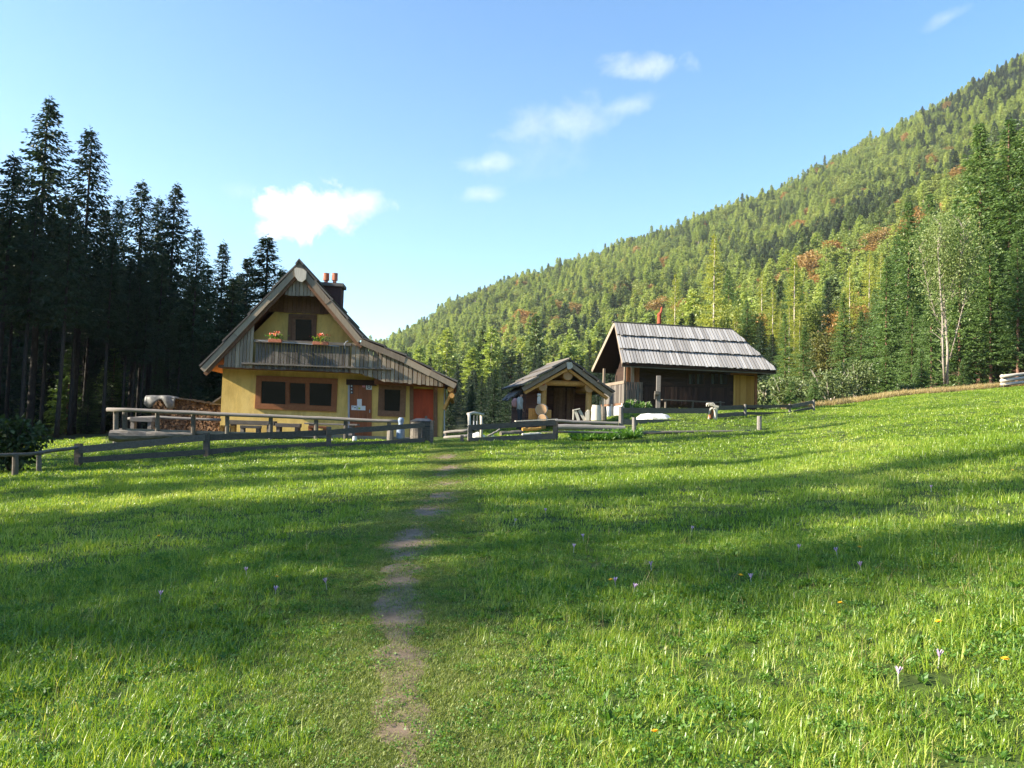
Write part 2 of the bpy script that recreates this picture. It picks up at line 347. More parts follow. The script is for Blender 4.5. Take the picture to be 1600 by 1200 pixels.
def glassm():
    m, t, n, k = _nodes('dark_window_glass'); b = n.new('ShaderNodeBsdfPrincipled'); b.inputs['Base Color'].default_value = (.006, .007, .007, 1)
    b.inputs['Roughness'].default_value = .04; b.inputs['Specular IOR Level'].default_value = .5
    o = n.new('ShaderNodeOutputMaterial'); k.new(b.outputs[0], o.inputs[0]); return m
glass = glassm()
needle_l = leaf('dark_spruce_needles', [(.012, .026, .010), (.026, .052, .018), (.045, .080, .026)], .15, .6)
bark_p = solid('greyish_pale_bark', [(.22, .18, .14), (.34, .29, .23), (.46, .41, .34)], (4, 4, 1), 3, rnd=.2, bump=.4)
needle_d = leaf('shade_painted_needles', [(.03, .05, .022), (.055, .085, .035), (.09, .13, .05)], .2, .6)  # slope and valley shade put into a darker needle colour
birch_m = leaf('thin_pale_leaves', [(.14, .20, .06), (.20, .27, .08), (.27, .32, .10)], .35, .5)
needle_f = leaf('mountain_spruce_needles', [(.09, .135, .045), (.15, .205, .065), (.21, .27, .09)], .25, .6)
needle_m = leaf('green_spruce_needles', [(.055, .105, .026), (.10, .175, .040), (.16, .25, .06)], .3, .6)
larch_m = leaf('yellow_green_larch_needles', [(.23, .30, .075), (.33, .41, .095), (.43, .47, .12)], .35, .35)
larch_y = leaf('golden_larch_needles', [(.24, .29, .04), (.34, .37, .05), (.42, .42, .06)], .35, .5)
beech_g = leaf('green_beech_leaves', [(.15, .21, .05), (.22, .28, .06), (.31, .33, .08)], .35, .4)
beech_o = leaf('russet_beech_leaves', [(.25, .20, .06), (.36, .22, .065), (.44, .24, .065)], .35, .35)
olive_m = leaf('olive_beech_leaves', [(.09, .11, .03), (.15, .16, .04), (.23, .19, .05)], .35, .6)
shrub_m = leaf('grey_green_shrub_leaves', [(.10, .14, .045), (.16, .21, .07), (.24, .28, .10)], .3, .7)
bush_m = leaf('dark_bush_leaves', [(.025, .045, .012), (.05, .085, .02), (.09, .13, .03)], .3, .8)
weed_m = leaf('bright_weed_leaves', [(.06, .15, .02), (.11, .24, .03), (.19, .33, .05)], .4, .8)
# ---------------------------------------------------------------- ground
def ground_mat():
    m, t, n, k = _nodes('meadow_and_forest_soil')
    g = n.new('ShaderNodeNewGeometry'); at = n.new('ShaderNodeAttribute'); at.attribute_name = 'wood'
    no = n.new('ShaderNodeTexNoise'); no.inputs['Scale'].default_value = .35; no.inputs['Detail'].default_value = 8; k.new(g.outputs['Position'], no.inputs['Vector'])
    n2 = n.new('ShaderNodeTexNoise'); n2.inputs['Scale'].default_value = 9; n2.inputs['Detail'].default_value = 6; k.new(g.outputs['Position'], n2.inputs['Vector'])
    f = mth(t, 'ADD', mth(t, 'MULTIPLY', no.outputs[0], .5), mth(t, 'MULTIPLY', n2.outputs[0], .5))
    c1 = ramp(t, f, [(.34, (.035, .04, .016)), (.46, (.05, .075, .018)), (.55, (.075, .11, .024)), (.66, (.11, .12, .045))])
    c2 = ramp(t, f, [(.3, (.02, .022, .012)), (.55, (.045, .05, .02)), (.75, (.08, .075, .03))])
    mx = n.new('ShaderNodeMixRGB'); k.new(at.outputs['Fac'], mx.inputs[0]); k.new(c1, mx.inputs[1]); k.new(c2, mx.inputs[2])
    b = n.new('ShaderNodeBsdfPrincipled'); b.inputs['Roughness'].default_value = .95; b.inputs['Specular IOR Level'].default_value = .1; k.new(mx.outputs[0], b.inputs[0])
    bp = n.new('ShaderNodeBump'); bp.inputs['Strength'].default_value = .6; bp.inputs['Distance'].default_value = .05; k.new(n2.outputs[0], bp.inputs['Height']); k.new(bp.outputs[0], b.inputs['Normal'])
    o = n.new('ShaderNodeOutputMaterial'); k.new(b.outputs[0], o.inputs[0]); return m
def meadow_edge(az):   # distance where the wood begins, by direction
    px = 800+1250*np.tan(np.clip(az, -1, 1))
    return np.interp(px, [-400, 0, 340, 360, 700, 720, 1200, 1300, 1600, 2000], [34, 39, 41, 44, 46, 60, 60, 58, 66, 70])
def make_ground():
    azs = np.concatenate([np.arange(-180, -48, 4.), np.arange(-48, 48.1, .35), np.arange(52, 180, 4.)]); azs = np.radians(azs)
    ds = np.concatenate([[.4, .9, 1.5], np.arange(2, 46, .4), np.geomspace(46.5, 1250, 130)])
    A, D = np.meshgrid(azs, ds); X = D*np.sin(A); Y = D*np.cos(A); Z = H(X, Y)
    na, nd = len(azs), len(ds)
    v = np.concatenate([[[0, 0, h(0, 0.01)]], np.stack([X, Y, Z], -1).reshape(-1, 3)])
    f = []
    for i in range(na):
        j = (i+1) % na; f.append((0, 1+j, 1+i))
        for r in range(nd-1): f.append((1+r*na+i, 1+r*na+j, 1+(r+1)*na+j, 1+(r+1)*na+i))
    me = bpy.data.meshes.new('ground'); me.from_pydata(v.tolist(), [], f)
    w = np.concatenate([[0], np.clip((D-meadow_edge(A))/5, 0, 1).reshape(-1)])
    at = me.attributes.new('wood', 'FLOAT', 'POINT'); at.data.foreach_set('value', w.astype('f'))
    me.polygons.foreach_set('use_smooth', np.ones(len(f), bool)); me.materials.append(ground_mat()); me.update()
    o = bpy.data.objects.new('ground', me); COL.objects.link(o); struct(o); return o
make_ground()
def hit(px, py):
    """where the line of sight through px,py meets the meadow"""
    v = (fw*F + rt*(px-800) + up*(600-py)).normalized(); t = 2.0
    while t < 120:
        q = EYE+v*t
        if q.z < h(q.x, q.y): return q
        t += .05
    return q
# worn patches of the footpath: (px, py, half width px, half height px)
PATCH = [(622, 966, 34, 20), (628, 1026, 42, 10), (625, 912, 24, 9), (634, 852, 34, 13), (650, 835, 26, 9), (672, 801, 20, 7), (690, 776, 18, 5), (702, 757, 18, 4), (705, 733, 20, 5), (690, 744, 12, 3),
         (610, 890, 18, 6), (625, 1150, 36, 12), (640, 868, 18, 6), (700, 714, 14, 4), (596, 945, 16, 7)]
PW = []
for i, (px, py, hw, hh) in enumerate(PATCH):
    c = hit(px, py); e = hit(px+hw, py); PW.append((c.x, c.y, (e-c).length*(.7 if c.y < 11 else 1.15), (.75 if c.y < 11 else 1.25)*max(.14, abs(hit(px, py-hh).y-c.y))))
PATHX = [hit(640, 1195), hit(625, 1110), hit(625, 1026), hit(622, 966), hit(622, 912), hit(640, 848), hit(672, 801), hit(690, 776), hit(705, 733), hit(708, 705), hit(712, 697)]
_py = np.array([p.y for p in PATHX]); _px = np.array([p.x for p in PATHX])
pathm = MB(); vs = []; fs = []; ys = np.concatenate([np.arange(2.4, 10, .05), np.arange(10, 31.5, .15)]); nn = 9
for y in ys:
    xc = np.interp(y, _py, _px) if y > _py[0] else _px[0]+(_py[0]-y)*.05; w = .12+.03*math.sin(y*3.1)+.05*math.sin(y*7.7+1)+random.uniform(-.02, .02)
    for (cx, cy, a, b) in PW: w = max(w, (a*1.9+abs(cx-xc))*math.exp(-((y-cy)/(b*1.7))**2))
    for k in range(nn): x = xc+w*(2*k/(nn-1)-1); vs.append(Vector((x, y, h(x, y)+(.010 if 0 < k < nn-1 else .003))))
for i in range(len(ys)-1):
    for k in range(nn-1): fs.append((i*nn+k, i*nn+k+1, (i+1)*nn+k+1, (i+1)*nn+k))
pathm.add(vs, fs)
struct(pathm.build('path', soil, smooth=True))
def pathdist(x, y): return np.abs(x-np.interp(y, _py, _px))
def inpatch(x, y, th=1.0):
    r = np.zeros(len(x), bool)
    for (cx, cy, a, b) in PW: q = ((x-cx)/a)**2+((y-cy)/b)**2; r |= q+rs.uniform(-.5, .5, len(x))+.9*wav(x, y, .22) < th
    return r
# ---------------------------------------------------------------- leafy meshes
def leafmesh(name, C, D, L, Wd, mat, rnd=None, base=True):
    """diamond leaves: C start points, D unit directions, L lengths, Wd widths"""
    n = len(C); D = D/np.linalg.norm(D, axis=1, keepdims=True)
    S = np.cross(D, rs.normal(size=(n, 3))); S /= np.linalg.norm(S, axis=1, keepdims=True)
    L = L[:, None]; Wd = Wd[:, None]
    V = np.stack([C, C+D*L*.45+S*Wd*.5, C+D*L, C+D*L*.45-S*Wd*.5], 1).reshape(-1, 3)
    me = bpy.data.meshes.new(name); me.vertices.add(4*n); me.vertices.foreach_set('co', V.astype('f').ravel())
    me.loops.add(4*n); me.loops.foreach_set('vertex_index', np.arange(4*n, dtype='i'))
    me.polygons.add(n); me.polygons.foreach_set('loop_start', np.arange(0, 4*n, 4, dtype='i')); me.polygons.foreach_set('loop_total', np.full(n, 4, 'i'))
    me.update(calc_edges=True)
    at = me.attributes.new('rnd', 'FLOAT', 'FACE'); at.data.foreach_set('value', (rs.rand(n) if rnd is None else rnd).astype('f'))
    me.materials.append(mat); return me
def spruce_pts(Ht, Rad, base, step, nb, ns, q, droop=.35, power=.85, gap=.12):
    """leaf starts and directions of a spruce crown: whorled drooping branches with side twigs"""
    C = []; D = []; L = []
    z = base
    while z < Ht*.985:
        f = (z-base)/(Ht-base); R0 = Rad*(1-f)**power*(1 if f > .12 else .65+.35*f/.12)+.12
        for b in range(nb):
            if rs.rand() < gap: continue
            a = rs.rand()*6.283; Lb = R0*rs.uniform(.6, 1.12); zz = z+rs.uniform(-.5, .5)*step
            m = max(3, int(ns*Lb/Rad+2)); t = (np.arange(m)+rs.rand(m)*.8)/m; t = t**.75
            dr = droop*(1.1-f)*rs.uniform(.6, 1.3)
            px = np.cos(a)*Lb*t; py = np.sin(a)*Lb*t; pz = zz - dr*Lb*t + .30*dr*Lb*t**3 + .1*Lb*t*f*2
            for side in (-1, 0, 1):
                da = a+side*rs.uniform(.5, 1.1, m)
                C.append(np.stack([px, py, pz], 1)+rs.normal(scale=q*.12, size=(m, 3)))
                D.append(np.stack([np.cos(da), np.sin(da), rs.uniform(-.75, .1, m)-(.3 if side else 0)], 1)); L.append(q*(1.15-.5*t)*rs.uniform(.7, 1.3, m)*(.6+.4*Lb/Rad))
        z += step*(1-.45*f)
    m = 14; zt = np.linspace(Ht*.95, Ht, m); C.append(np.stack([zt*0, zt*0, zt], 1)); a = rs.rand(m)*6.28; D.append(np.stack([np.cos(a), np.sin(a), np.full(m, .9)], 1)); L.append(np.full(m, q*.5))
    return np.concatenate(C), np.concatenate(D), np.concatenate(L)
def trunk_mesh(name, Ht, r, mat, base=0, dead=0, dl=1.6, n=8, lean=0):
    b = MB(); pts = []; k = 10
    for i in range(k+1):
        t = i/k; pts.append((lean*Ht*t*t+math.sin(t*5)*r*.25, math.cos(t*4)*r*.25-r*.25, -.3+(Ht*.97+.3)*t))
    b.tube(pts, [r*(1.25 if i == 0 else 1)*(1-i/k)**.8+.02 for i in range(k+1)], n)
    for _ in range(dead):
        z = random.uniform(1.2, base+2); a = random.uniform(0, 6.283); l = random.uniform(.4, 1)*dl*(.45+.55*z/base)
        d = Vector((math.cos(a), math.sin(a), random.uniform(-.45, -.05))); p = Vector((0, 0, z)); e = p+d*l
        b.tube([p, p+d*l*.5+Vector((0, 0, .03)), e+Vector((0, 0, .1*l))], [.022, .014, .005], 4, False)
    o = b.build(name, mat, smooth=True, org=(0, 0, 0)); me = o.data; bpy.data.objects.remove(o); return me
PROTO = {}
def spruce_proto(key, Ht, Rad, base, mat, bk, step=.34, nb=7, ns=9, q=.5, r=.2, dead=60, droop=.35, wfac=.34, power=.85, gap=.12):
    C, D, L = spruce_pts(Ht, Rad, base, step, nb, ns, q, droop, power, gap)
    PROTO[key] = (leafmesh('crown', C, D, L, L*wfac, mat), trunk_mesh('trunk', Ht, r, bk, max(base, 2), dead), Ht)
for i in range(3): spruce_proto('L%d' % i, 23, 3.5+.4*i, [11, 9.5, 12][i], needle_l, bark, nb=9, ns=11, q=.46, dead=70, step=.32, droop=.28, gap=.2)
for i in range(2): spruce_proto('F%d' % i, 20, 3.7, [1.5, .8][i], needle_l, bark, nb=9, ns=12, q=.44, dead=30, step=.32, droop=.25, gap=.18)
for i in range(3): spruce_proto('R%d' % i, 22, 4.3+.4*i, [3.0, 1.2, 4.0][i], needle_m, bark_r, nb=10, ns=14, q=.46, dead=40, step=.33, droop=.3, gap=.2)
spruce_proto('Y0', 8, 2.0, .3, needle_m, bark_r, nb=9, ns=10, q=.36, dead=0, r=.09, step=.24)
spruce_proto('Y1', 5, 1.6, .15, needle_m, bark_r, nb=9, ns=9, q=.3, dead=0, r=.07, step=.2)
# light-weight trees for the mountainside
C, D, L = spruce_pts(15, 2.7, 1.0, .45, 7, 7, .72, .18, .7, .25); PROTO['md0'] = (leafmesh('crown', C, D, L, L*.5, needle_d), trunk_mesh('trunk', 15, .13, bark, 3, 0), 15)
for i in range(3): spruce_proto('ms%d' % i, 15, 2.5+.3*i, 1.0, needle_f, bark_r, nb=7, ns=7, q=.72, dead=0, r=.13, step=.45, droop=.18, wfac=.5, power=.7, gap=.25)
for i in range(3):
    C, D, L = spruce_pts(15, 2.9, 2.0, .46, 7, 7, .72, .05, .6, .3)
    PROTO['ml%d' % i] = (leafmesh('crown', C, D, L, L*.5, larch_m), trunk_mesh('trunk', 15, .12, bark_w, 3, 6), 15)
def clumps(n, rx, rz, cz, nl, cr, q, fill=.55):
    C = []; D = []
    for _ in range(n):
        d = rs.normal(size=3); d /= np.linalg.norm(d); k = rs.uniform(fill, 1); c = np.array([d[0]*rx*k, d[1]*rx*k, cz+d[2]*rz*k])
        p = rs.normal(size=(nl, 3)); p /= np.linalg.norm(p, axis=1, keepdims=True); p *= cr*rs.uniform(.5, 1.1, (nl, 1))*rs.uniform(.6, 1.2)
        C.append(c+p*[1, 1, .7]); D.append(p+rs.normal(size=(nl, 3))*cr*.5+[0, 0, -.1])
    C = np.concatenate(C); D = np.concatenate(D); return C, D, q*rs.uniform(.6, 1.3, len(C))
for i in range(2):
    for key, m_ in (('mb', beech_g), ('mo', beech_o)):
        C, D, L = clumps(80, 3.4, 4.0, 6.6, 36, 1.1, .55)
        PROTO['%s%d' % (key, i)] = (leafmesh('crown', C, D, L, L*.7, m_), trunk_mesh('trunk', 8, .2, bark_w, 3, 5, 2.2), 12)
# bigger close larch
C, D, L = spruce_pts(22, 4.0, 2.0, .36, 8, 12, .42, .1, .8, .2)
PROTO['larch'] = (leafmesh('crown', C, D, L, L*.25, larch_y), trunk_mesh('trunk', 22, .2, bark_w, 3, 40), 22)
C, D, L = clumps(120, 3.6, 4.4, 6.6, 60, .9, .34)
PROTO['beech'] = (leafmesh('crown', C, D, L, L*.6, beech_g), trunk_mesh('trunk', 9, .2, bark_w, 3, 20, 2.5), 11)
C, D, L = clumps(110, 3.2, 4.0, 6.0, 60, .9, .34)
C, D, L = clumps(110, 3.2, 4.0, 6.0, 60, .9, .34); PROTO['olive'] = (leafmesh('crown', C, D, L, L*.6, olive_m), trunk_mesh('trunk', 8, .2, bark_w, 3, 20, 2.5), 10)
PROTO['russet'] = (leafmesh('crown', C, D, L, L*.6, beech_o), trunk_mesh('trunk', 8, .2, bark_w, 3, 20, 2.5), 10)
def tree(kind, x, y, Ht, label, cat, group, name, wide=1.0, rz=None):
    crown, trunk, H0 = PROTO[kind]; s = Ht/H0
    t = thing(name, (x, y, h(x, y)), label, cat, group); t.scale = (s*wide, s*wide, s); t.rotation_euler = (0, 0, random.uniform(0, 6.28) if rz is None else rz)
    for nm, me in (('trunk', trunk), ('crown', crown)):
        o = bpy.data.objects.new(nm, me); COL.objects.link(o); o.parent = t
    return t
def tree_px(kind, px, d, topy, *a, **k):
    g = gp(px, d); top = P(px, topy, d).z; return tree(kind, g.x, g.y, top-g.z, *a, **k)
LG = 'dark spruces of the wood left of the yellow house'
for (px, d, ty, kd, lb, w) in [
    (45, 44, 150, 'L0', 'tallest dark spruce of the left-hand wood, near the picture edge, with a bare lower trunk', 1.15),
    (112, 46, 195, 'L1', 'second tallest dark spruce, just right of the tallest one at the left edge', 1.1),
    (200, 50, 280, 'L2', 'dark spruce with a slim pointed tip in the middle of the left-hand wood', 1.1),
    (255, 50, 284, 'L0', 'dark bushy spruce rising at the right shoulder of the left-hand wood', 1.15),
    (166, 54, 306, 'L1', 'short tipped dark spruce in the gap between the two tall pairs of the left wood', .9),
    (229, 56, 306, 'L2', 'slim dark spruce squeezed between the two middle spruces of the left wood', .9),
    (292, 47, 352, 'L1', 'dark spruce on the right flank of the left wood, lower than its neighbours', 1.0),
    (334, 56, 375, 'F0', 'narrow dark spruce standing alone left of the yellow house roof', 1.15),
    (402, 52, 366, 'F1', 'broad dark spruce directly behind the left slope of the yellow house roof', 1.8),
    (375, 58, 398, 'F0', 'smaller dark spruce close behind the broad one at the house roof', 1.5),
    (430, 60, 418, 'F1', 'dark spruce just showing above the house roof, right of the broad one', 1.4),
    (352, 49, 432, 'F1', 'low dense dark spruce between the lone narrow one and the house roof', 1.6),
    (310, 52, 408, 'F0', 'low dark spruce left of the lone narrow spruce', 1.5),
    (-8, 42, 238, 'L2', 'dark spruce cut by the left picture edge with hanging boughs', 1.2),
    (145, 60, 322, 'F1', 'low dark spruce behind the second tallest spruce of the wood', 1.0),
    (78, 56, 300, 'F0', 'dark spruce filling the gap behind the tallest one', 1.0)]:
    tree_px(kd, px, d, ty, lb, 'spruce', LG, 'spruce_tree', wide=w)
rr = random.Random(5)
PEND = []
def ORD(kind, px, d):
    PEND.append((kind, px, d)); return 'ORD%d' % (len(PEND)-1)
def frl(lo, hi): return rr.uniform(lo, hi)
# trunks and fillers of the left wood
for i in range(46):
    px = frl(-120, 440); d = frl(45, 78)
    if 300 < px and d < 52: continue
    top = np.interp(px, [-150, 0, 60, 130, 180, 280, 330, 440], [260, 300, 330, 380, 400, 400, 470, 470])+frl(0, 70)
    tree_px(rr.choice(['L0', 'L1', 'L2', 'F0', 'F1', 'F1']), px, d, top, ORD('depth', px, d), 'spruce', 'spruces in the depth of the left wood', 'spruce_tree', wide=frl(.9, 1.2))
for i, (px, d) in enumerate([(32, 41), (62, 44), (88, 40), (108, 43), (160, 43), (128, 47), (190, 45), (238, 47), (213, 48), (282, 52), (8, 45)]):
    tree_px('L2' if i % 2 else 'L0', px, d, [300, 330, 310, 350, 370, 380, 400, 385, 395, 440, 330][i], 'dark spruce with a long bare trunk, %s of eleven along the front edge of the left wood' % ['fourth', 'fifth', 'second', 'seventh', 'ninth', 'third', 'tenth', 'eighth', 'sixth', 'last', 'first'][i] if False else 'bare-trunked dark spruce at the wood edge, %s' % ['well left of the two tallest tips', 'below the tallest tip', 'leaning under the gap between the two tallest tips', 'below the second tallest tip', 'left of the forked pair in mid-wood', 'just right of the second tallest tip', 'under the slim middle tip', 'at the right shoulder of the wood', 'right of the slim middle tip', 'nearest the firewood pile', 'nearest the left picture edge'][i], 'spruce', 'bare-trunked spruces along the front edge of the left wood', 'spruce_tree', wide=1.0)
for i in range(22):
    px = frl(-40, 335); d = frl(43, 60); g = gp(px, d); tree('F1' if i % 2 else 'Y0', g.x, g.y, frl(2.0, 5.5), ORD('under', px, d), 'spruce', 'young spruces under the left wood', 'young_spruce', wide=1.3)
# the wood goes on to the left of the picture: it shades the meadow and the visible spruces
def shade(x, y, Ht, kd='F0', w=1.0): tree(kd, x, y, Ht, 'tall spruce of the wood standing left of the meadow', 'spruce', 'spruces left of the meadow', 'spruce_tree', wide=w)
SH = [(-30, 7.0, 26, 'F1', 1.05), (-30, 4.0, 23, 'F0', .85), (-33, 9.9, 27, 'F0', .85), (-30, 15.4, 21, 'F0', .8), (-34, 22, 23, 'F1', .8), (-38, 24.8, 29, 'F0', .85), (-32, 27.5, 20, 'F0', 1.0), (-24, 6.5, 13, 'F1', 1.1), (-22, 9.6, 12, 'F0', 1.1), (-27, 18.6, 17, 'F1', .8)]
for a in SH: shade(a[0], a[1]+.125*a[0], *a[2:])
for i in range(95):
    y = frl(36, 95); x = -.72*y-4-frl(0, 34)
    if y-.2126*x < 42: continue
    shade(x, y, frl(18, 25), rr.choice(['F0', 'F1', 'L0']), 1.15)
for i in range(60):   # beyond the left wood, above the valley floor
    y = frl(80, 150); x = -.62*y+frl(-6, 40); 
    if 800+1250*x/y > 300+(y > 100)*90: continue
    shade(x, y, frl(18, 23), rr.choice(['F0', 'F1']), 1.2)
# right-hand wood
RG = 'sunlit spruces of the wood on the right'
for (px, d, ty, kd, lb, w) in [
    (1530, 74, 188, 'R0', 'tall sunlit spruce left of the tallest one, near the right edge', 1.1),
    (1580, 72, 182, 'R2', 'tallest sunlit spruce at the right picture edge', 1.2),
    (1418, 76, 312, 'R0', 'sunlit spruce rising left of the pale multi-stemmed tree', 1.0),
    (1452, 82, 300, 'R2', 'dark green spruce directly behind the crown of the pale multi-stemmed tree', 1.0),
    (1455, 66, 425, 'R0', 'sunlit spruce with a reddish lower trunk just left of the pale forked stems', .9),
    (1385, 74, 400, 'R1', 'broad green spruce at the left end of the right-hand wood', 1.1),
    (1345, 78, 485, 'R1', 'small conical spruce behind the shrubs, with a russet tree above it', 1.1),
    (1615, 70, 170, 'R1', 'sunlit spruce cut off by the right picture edge', 1.2),
    (1500, 70, 330, 'R1', 'green spruce right behind the pale multi-stemmed tree', 1.1),
    (1548, 68, 380, 'R0', 'middle-sized spruce with long boughs in front of the tallest pair', 1.15),
    (1590, 66, 360, 'R0', 'middle-sized spruce above the far pole fence', 1.1),
    (1425, 68, 470, 'R1', 'green spruce leaning over the dry grass left of the reddish trunk', 1.1),
    (1400, 86, 365, 'R2', 'spruce peeping out behind the left end of the right wood', 1.0),
    (1560, 84, 250, 'R2', 'spruce between and behind the two tallest ones', 1.0),
    (1480, 92, 330, 'R0', 'slender spruce further back above the pale tree', .9),
    (1366, 90, 450, 'R2', 'spruce on the lower mountain foot behind the conical one', 1.0),
    (1255, 62, 508, 'R1', 'conical sunlit spruce right of the dark hut, behind the round shrubs', 1.25),
    (1225, 76, 490, 'R1', 'shaded spruce just beyond the right roof corner of the dark hut', 1.0),
    (1318, 84, 455, 'R0', 'spruce at the mountain foot right of the russet tree', 1.0)]:
    tree_px(kd, px, d, ty, lb, 'spruce', RG, 'spruce_tree', wide=w)
for i, (px, d, ty) in enumerate([(1384, 61, 540), (1272, 52, 590), (1440, 62, 545), (1236, 50, 596), (1505, 64, 560)]):
    tree_px('Y%d' % (i % 2), px, d, ty, ['young dark green spruce at the edge of the dry grass', 'tiny young spruce between the round shrubs right of the hut', 'young spruce touching the dry grass left of the pale stems', 'tiny spruce at the left of the round shrubs', 'young spruce under the tall ones right of the pale stems'][i], 'spruce', None, 'young_spruce', wide=1.15)
for i in range(16):
    px = frl(1420, 1700); d = frl(76, 110)
    tree_px(rr.choice(['R0', 'R1', 'R2']), px, d, np.interp(px, [1400, 1520, 1700], [370, 290, 260])+frl(0, 90), ORD('right', px, d), 'spruce', 'spruces deeper in the right wood', 'spruce_tree', wide=1.1)
tree_px('larch', 1112, 95, 362, 'bright yellow-green larch behind the roof of the dark hut', 'larch', None, 'larch_tree', wide=1.0)
tree_px('olive', 1300, 88, 515, 'olive-brown beech among spruces right of the hut', 'beech', None, 'beech_tree', wide=1.1)
tree_px('russet', 1320, 120, 478, 'orange beech on the lower mountainside above the conical spruce', 'beech', None, 'beech_tree', wide=.9)
for i, (px, d, ty) in enumerate([(1062, 66, 494), (1078, 70, 486), (1205, 80, 520), (1188, 84, 500), (905, 62, 560), (770, 66, 575), (815, 70, 585), (950, 70, 540), (735, 60, 600), (700, 72, 590), (850, 74, 575), (1010, 78, 520), (930, 80, 555), (790, 84, 590), (750, 88, 585), (890, 90, 565)]):
    tree_px('F1' if i % 2 else 'F0', px, d, ty, ['dark spruce beside the red clay pipe on the hut ridge', 'second dark spruce just right of the red clay pipe', 'shaded dark spruce beyond the stepped right roof end', 'shaded spruce beyond the stepped roof end, further left', 'dark spruce directly behind the small log shelter'][i] if i < 5 else ORD('valley', px, d), 'spruce', None if i < 5 else 'shaded spruces on the valley floor', 'spruce_tree', wide=1.15)
# ---------------------------------------------------------------- scattering (one object each, instances of small meshes)
def scatter(name, pos, rot, scl, idx, meshes):
    pos = np.asarray(pos); n = len(pos)
    c = bpy.data.collections.new(name+' kinds')
    for i, (me) in enumerate(meshes):
        parts = me if isinstance(me, (list, tuple)) else [me]
        if len(parts) > 1:      # join trunk and crown of one kind
            import bmesh
            bm = bmesh.new(); mats = []
            J = bpy.data.meshes.new('kind')
            for p in parts:
                k0 = len(bm.faces); bm.from_mesh(p); bm.faces.ensure_lookup_table()
                for f in bm.faces[k0:]: f.material_index = len(mats)
                mats.append(p.materials[0])
            bm.to_mesh(J); bm.free()
            for m_ in mats: J.materials.append(m_)
            me = J
        else: me = parts[0]
        c.objects.link(bpy.data.objects.new('kind_%02d' % i, me))
    m = bpy.data.meshes.new(name); m.vertices.add(n); m.vertices.foreach_set('co', pos.astype('f').ravel())
    for nm, ty, val in (('rot', 'FLOAT_VECTOR', rot), ('scl', 'FLOAT_VECTOR', scl)):
        a = m.attributes.new(nm, ty, 'POINT'); a.data.foreach_set('vector', np.asarray(val, 'f').ravel())
    a = m.attributes.new('idx', 'INT', 'POINT'); a.data.foreach_set('value', np.asarray(idx, 'i'))
    o = bpy.data.objects.new(name, m); COL.objects.link(o)
    g = bpy.data.node_groups.new(name, 'GeometryNodeTree')
    g.interface.new_socket('Geometry', in_out='INPUT', socket_type='NodeSocketGeometry'); g.interface.new_socket('Geometry', in_out='OUTPUT', socket_type='NodeSocketGeometry')
    n_ = g.nodes; l = g.links; gi = n_.new('NodeGroupInput'); go = n_.new('NodeGroupOutput')
    ci = n_.new('GeometryNodeCollectionInfo'); ci.inputs['Collection'].default_value = c; ci.inputs['Separate Children'].default_value = True; ci.inputs['Reset Children'].default_value = True
    ip = n_.new('GeometryNodeInstanceOnPoints'); ip.inputs['Pick Instance'].default_value = True
    def na(nm, ty):
        a = n_.new('GeometryNodeInputNamedAttribute'); a.data_type = ty; a.inputs[0].default_value = nm; return a.outputs['Attribute']
    l.new(gi.outputs[0], ip.inputs['Points']); l.new(ci.outputs[0], ip.inputs['Instance']); l.new(na('idx', 'INT'), ip.inputs['Instance Index'])
    l.new(na('rot', 'FLOAT_VECTOR'), ip.inputs['Rotation']); l.new(na('scl', 'FLOAT_VECTOR'), ip.inputs['Scale']); l.new(ip.outputs[0], go.inputs[0])
    md = o.modifiers.new('scatter', 'NODES'); md.node_group = g
    return o
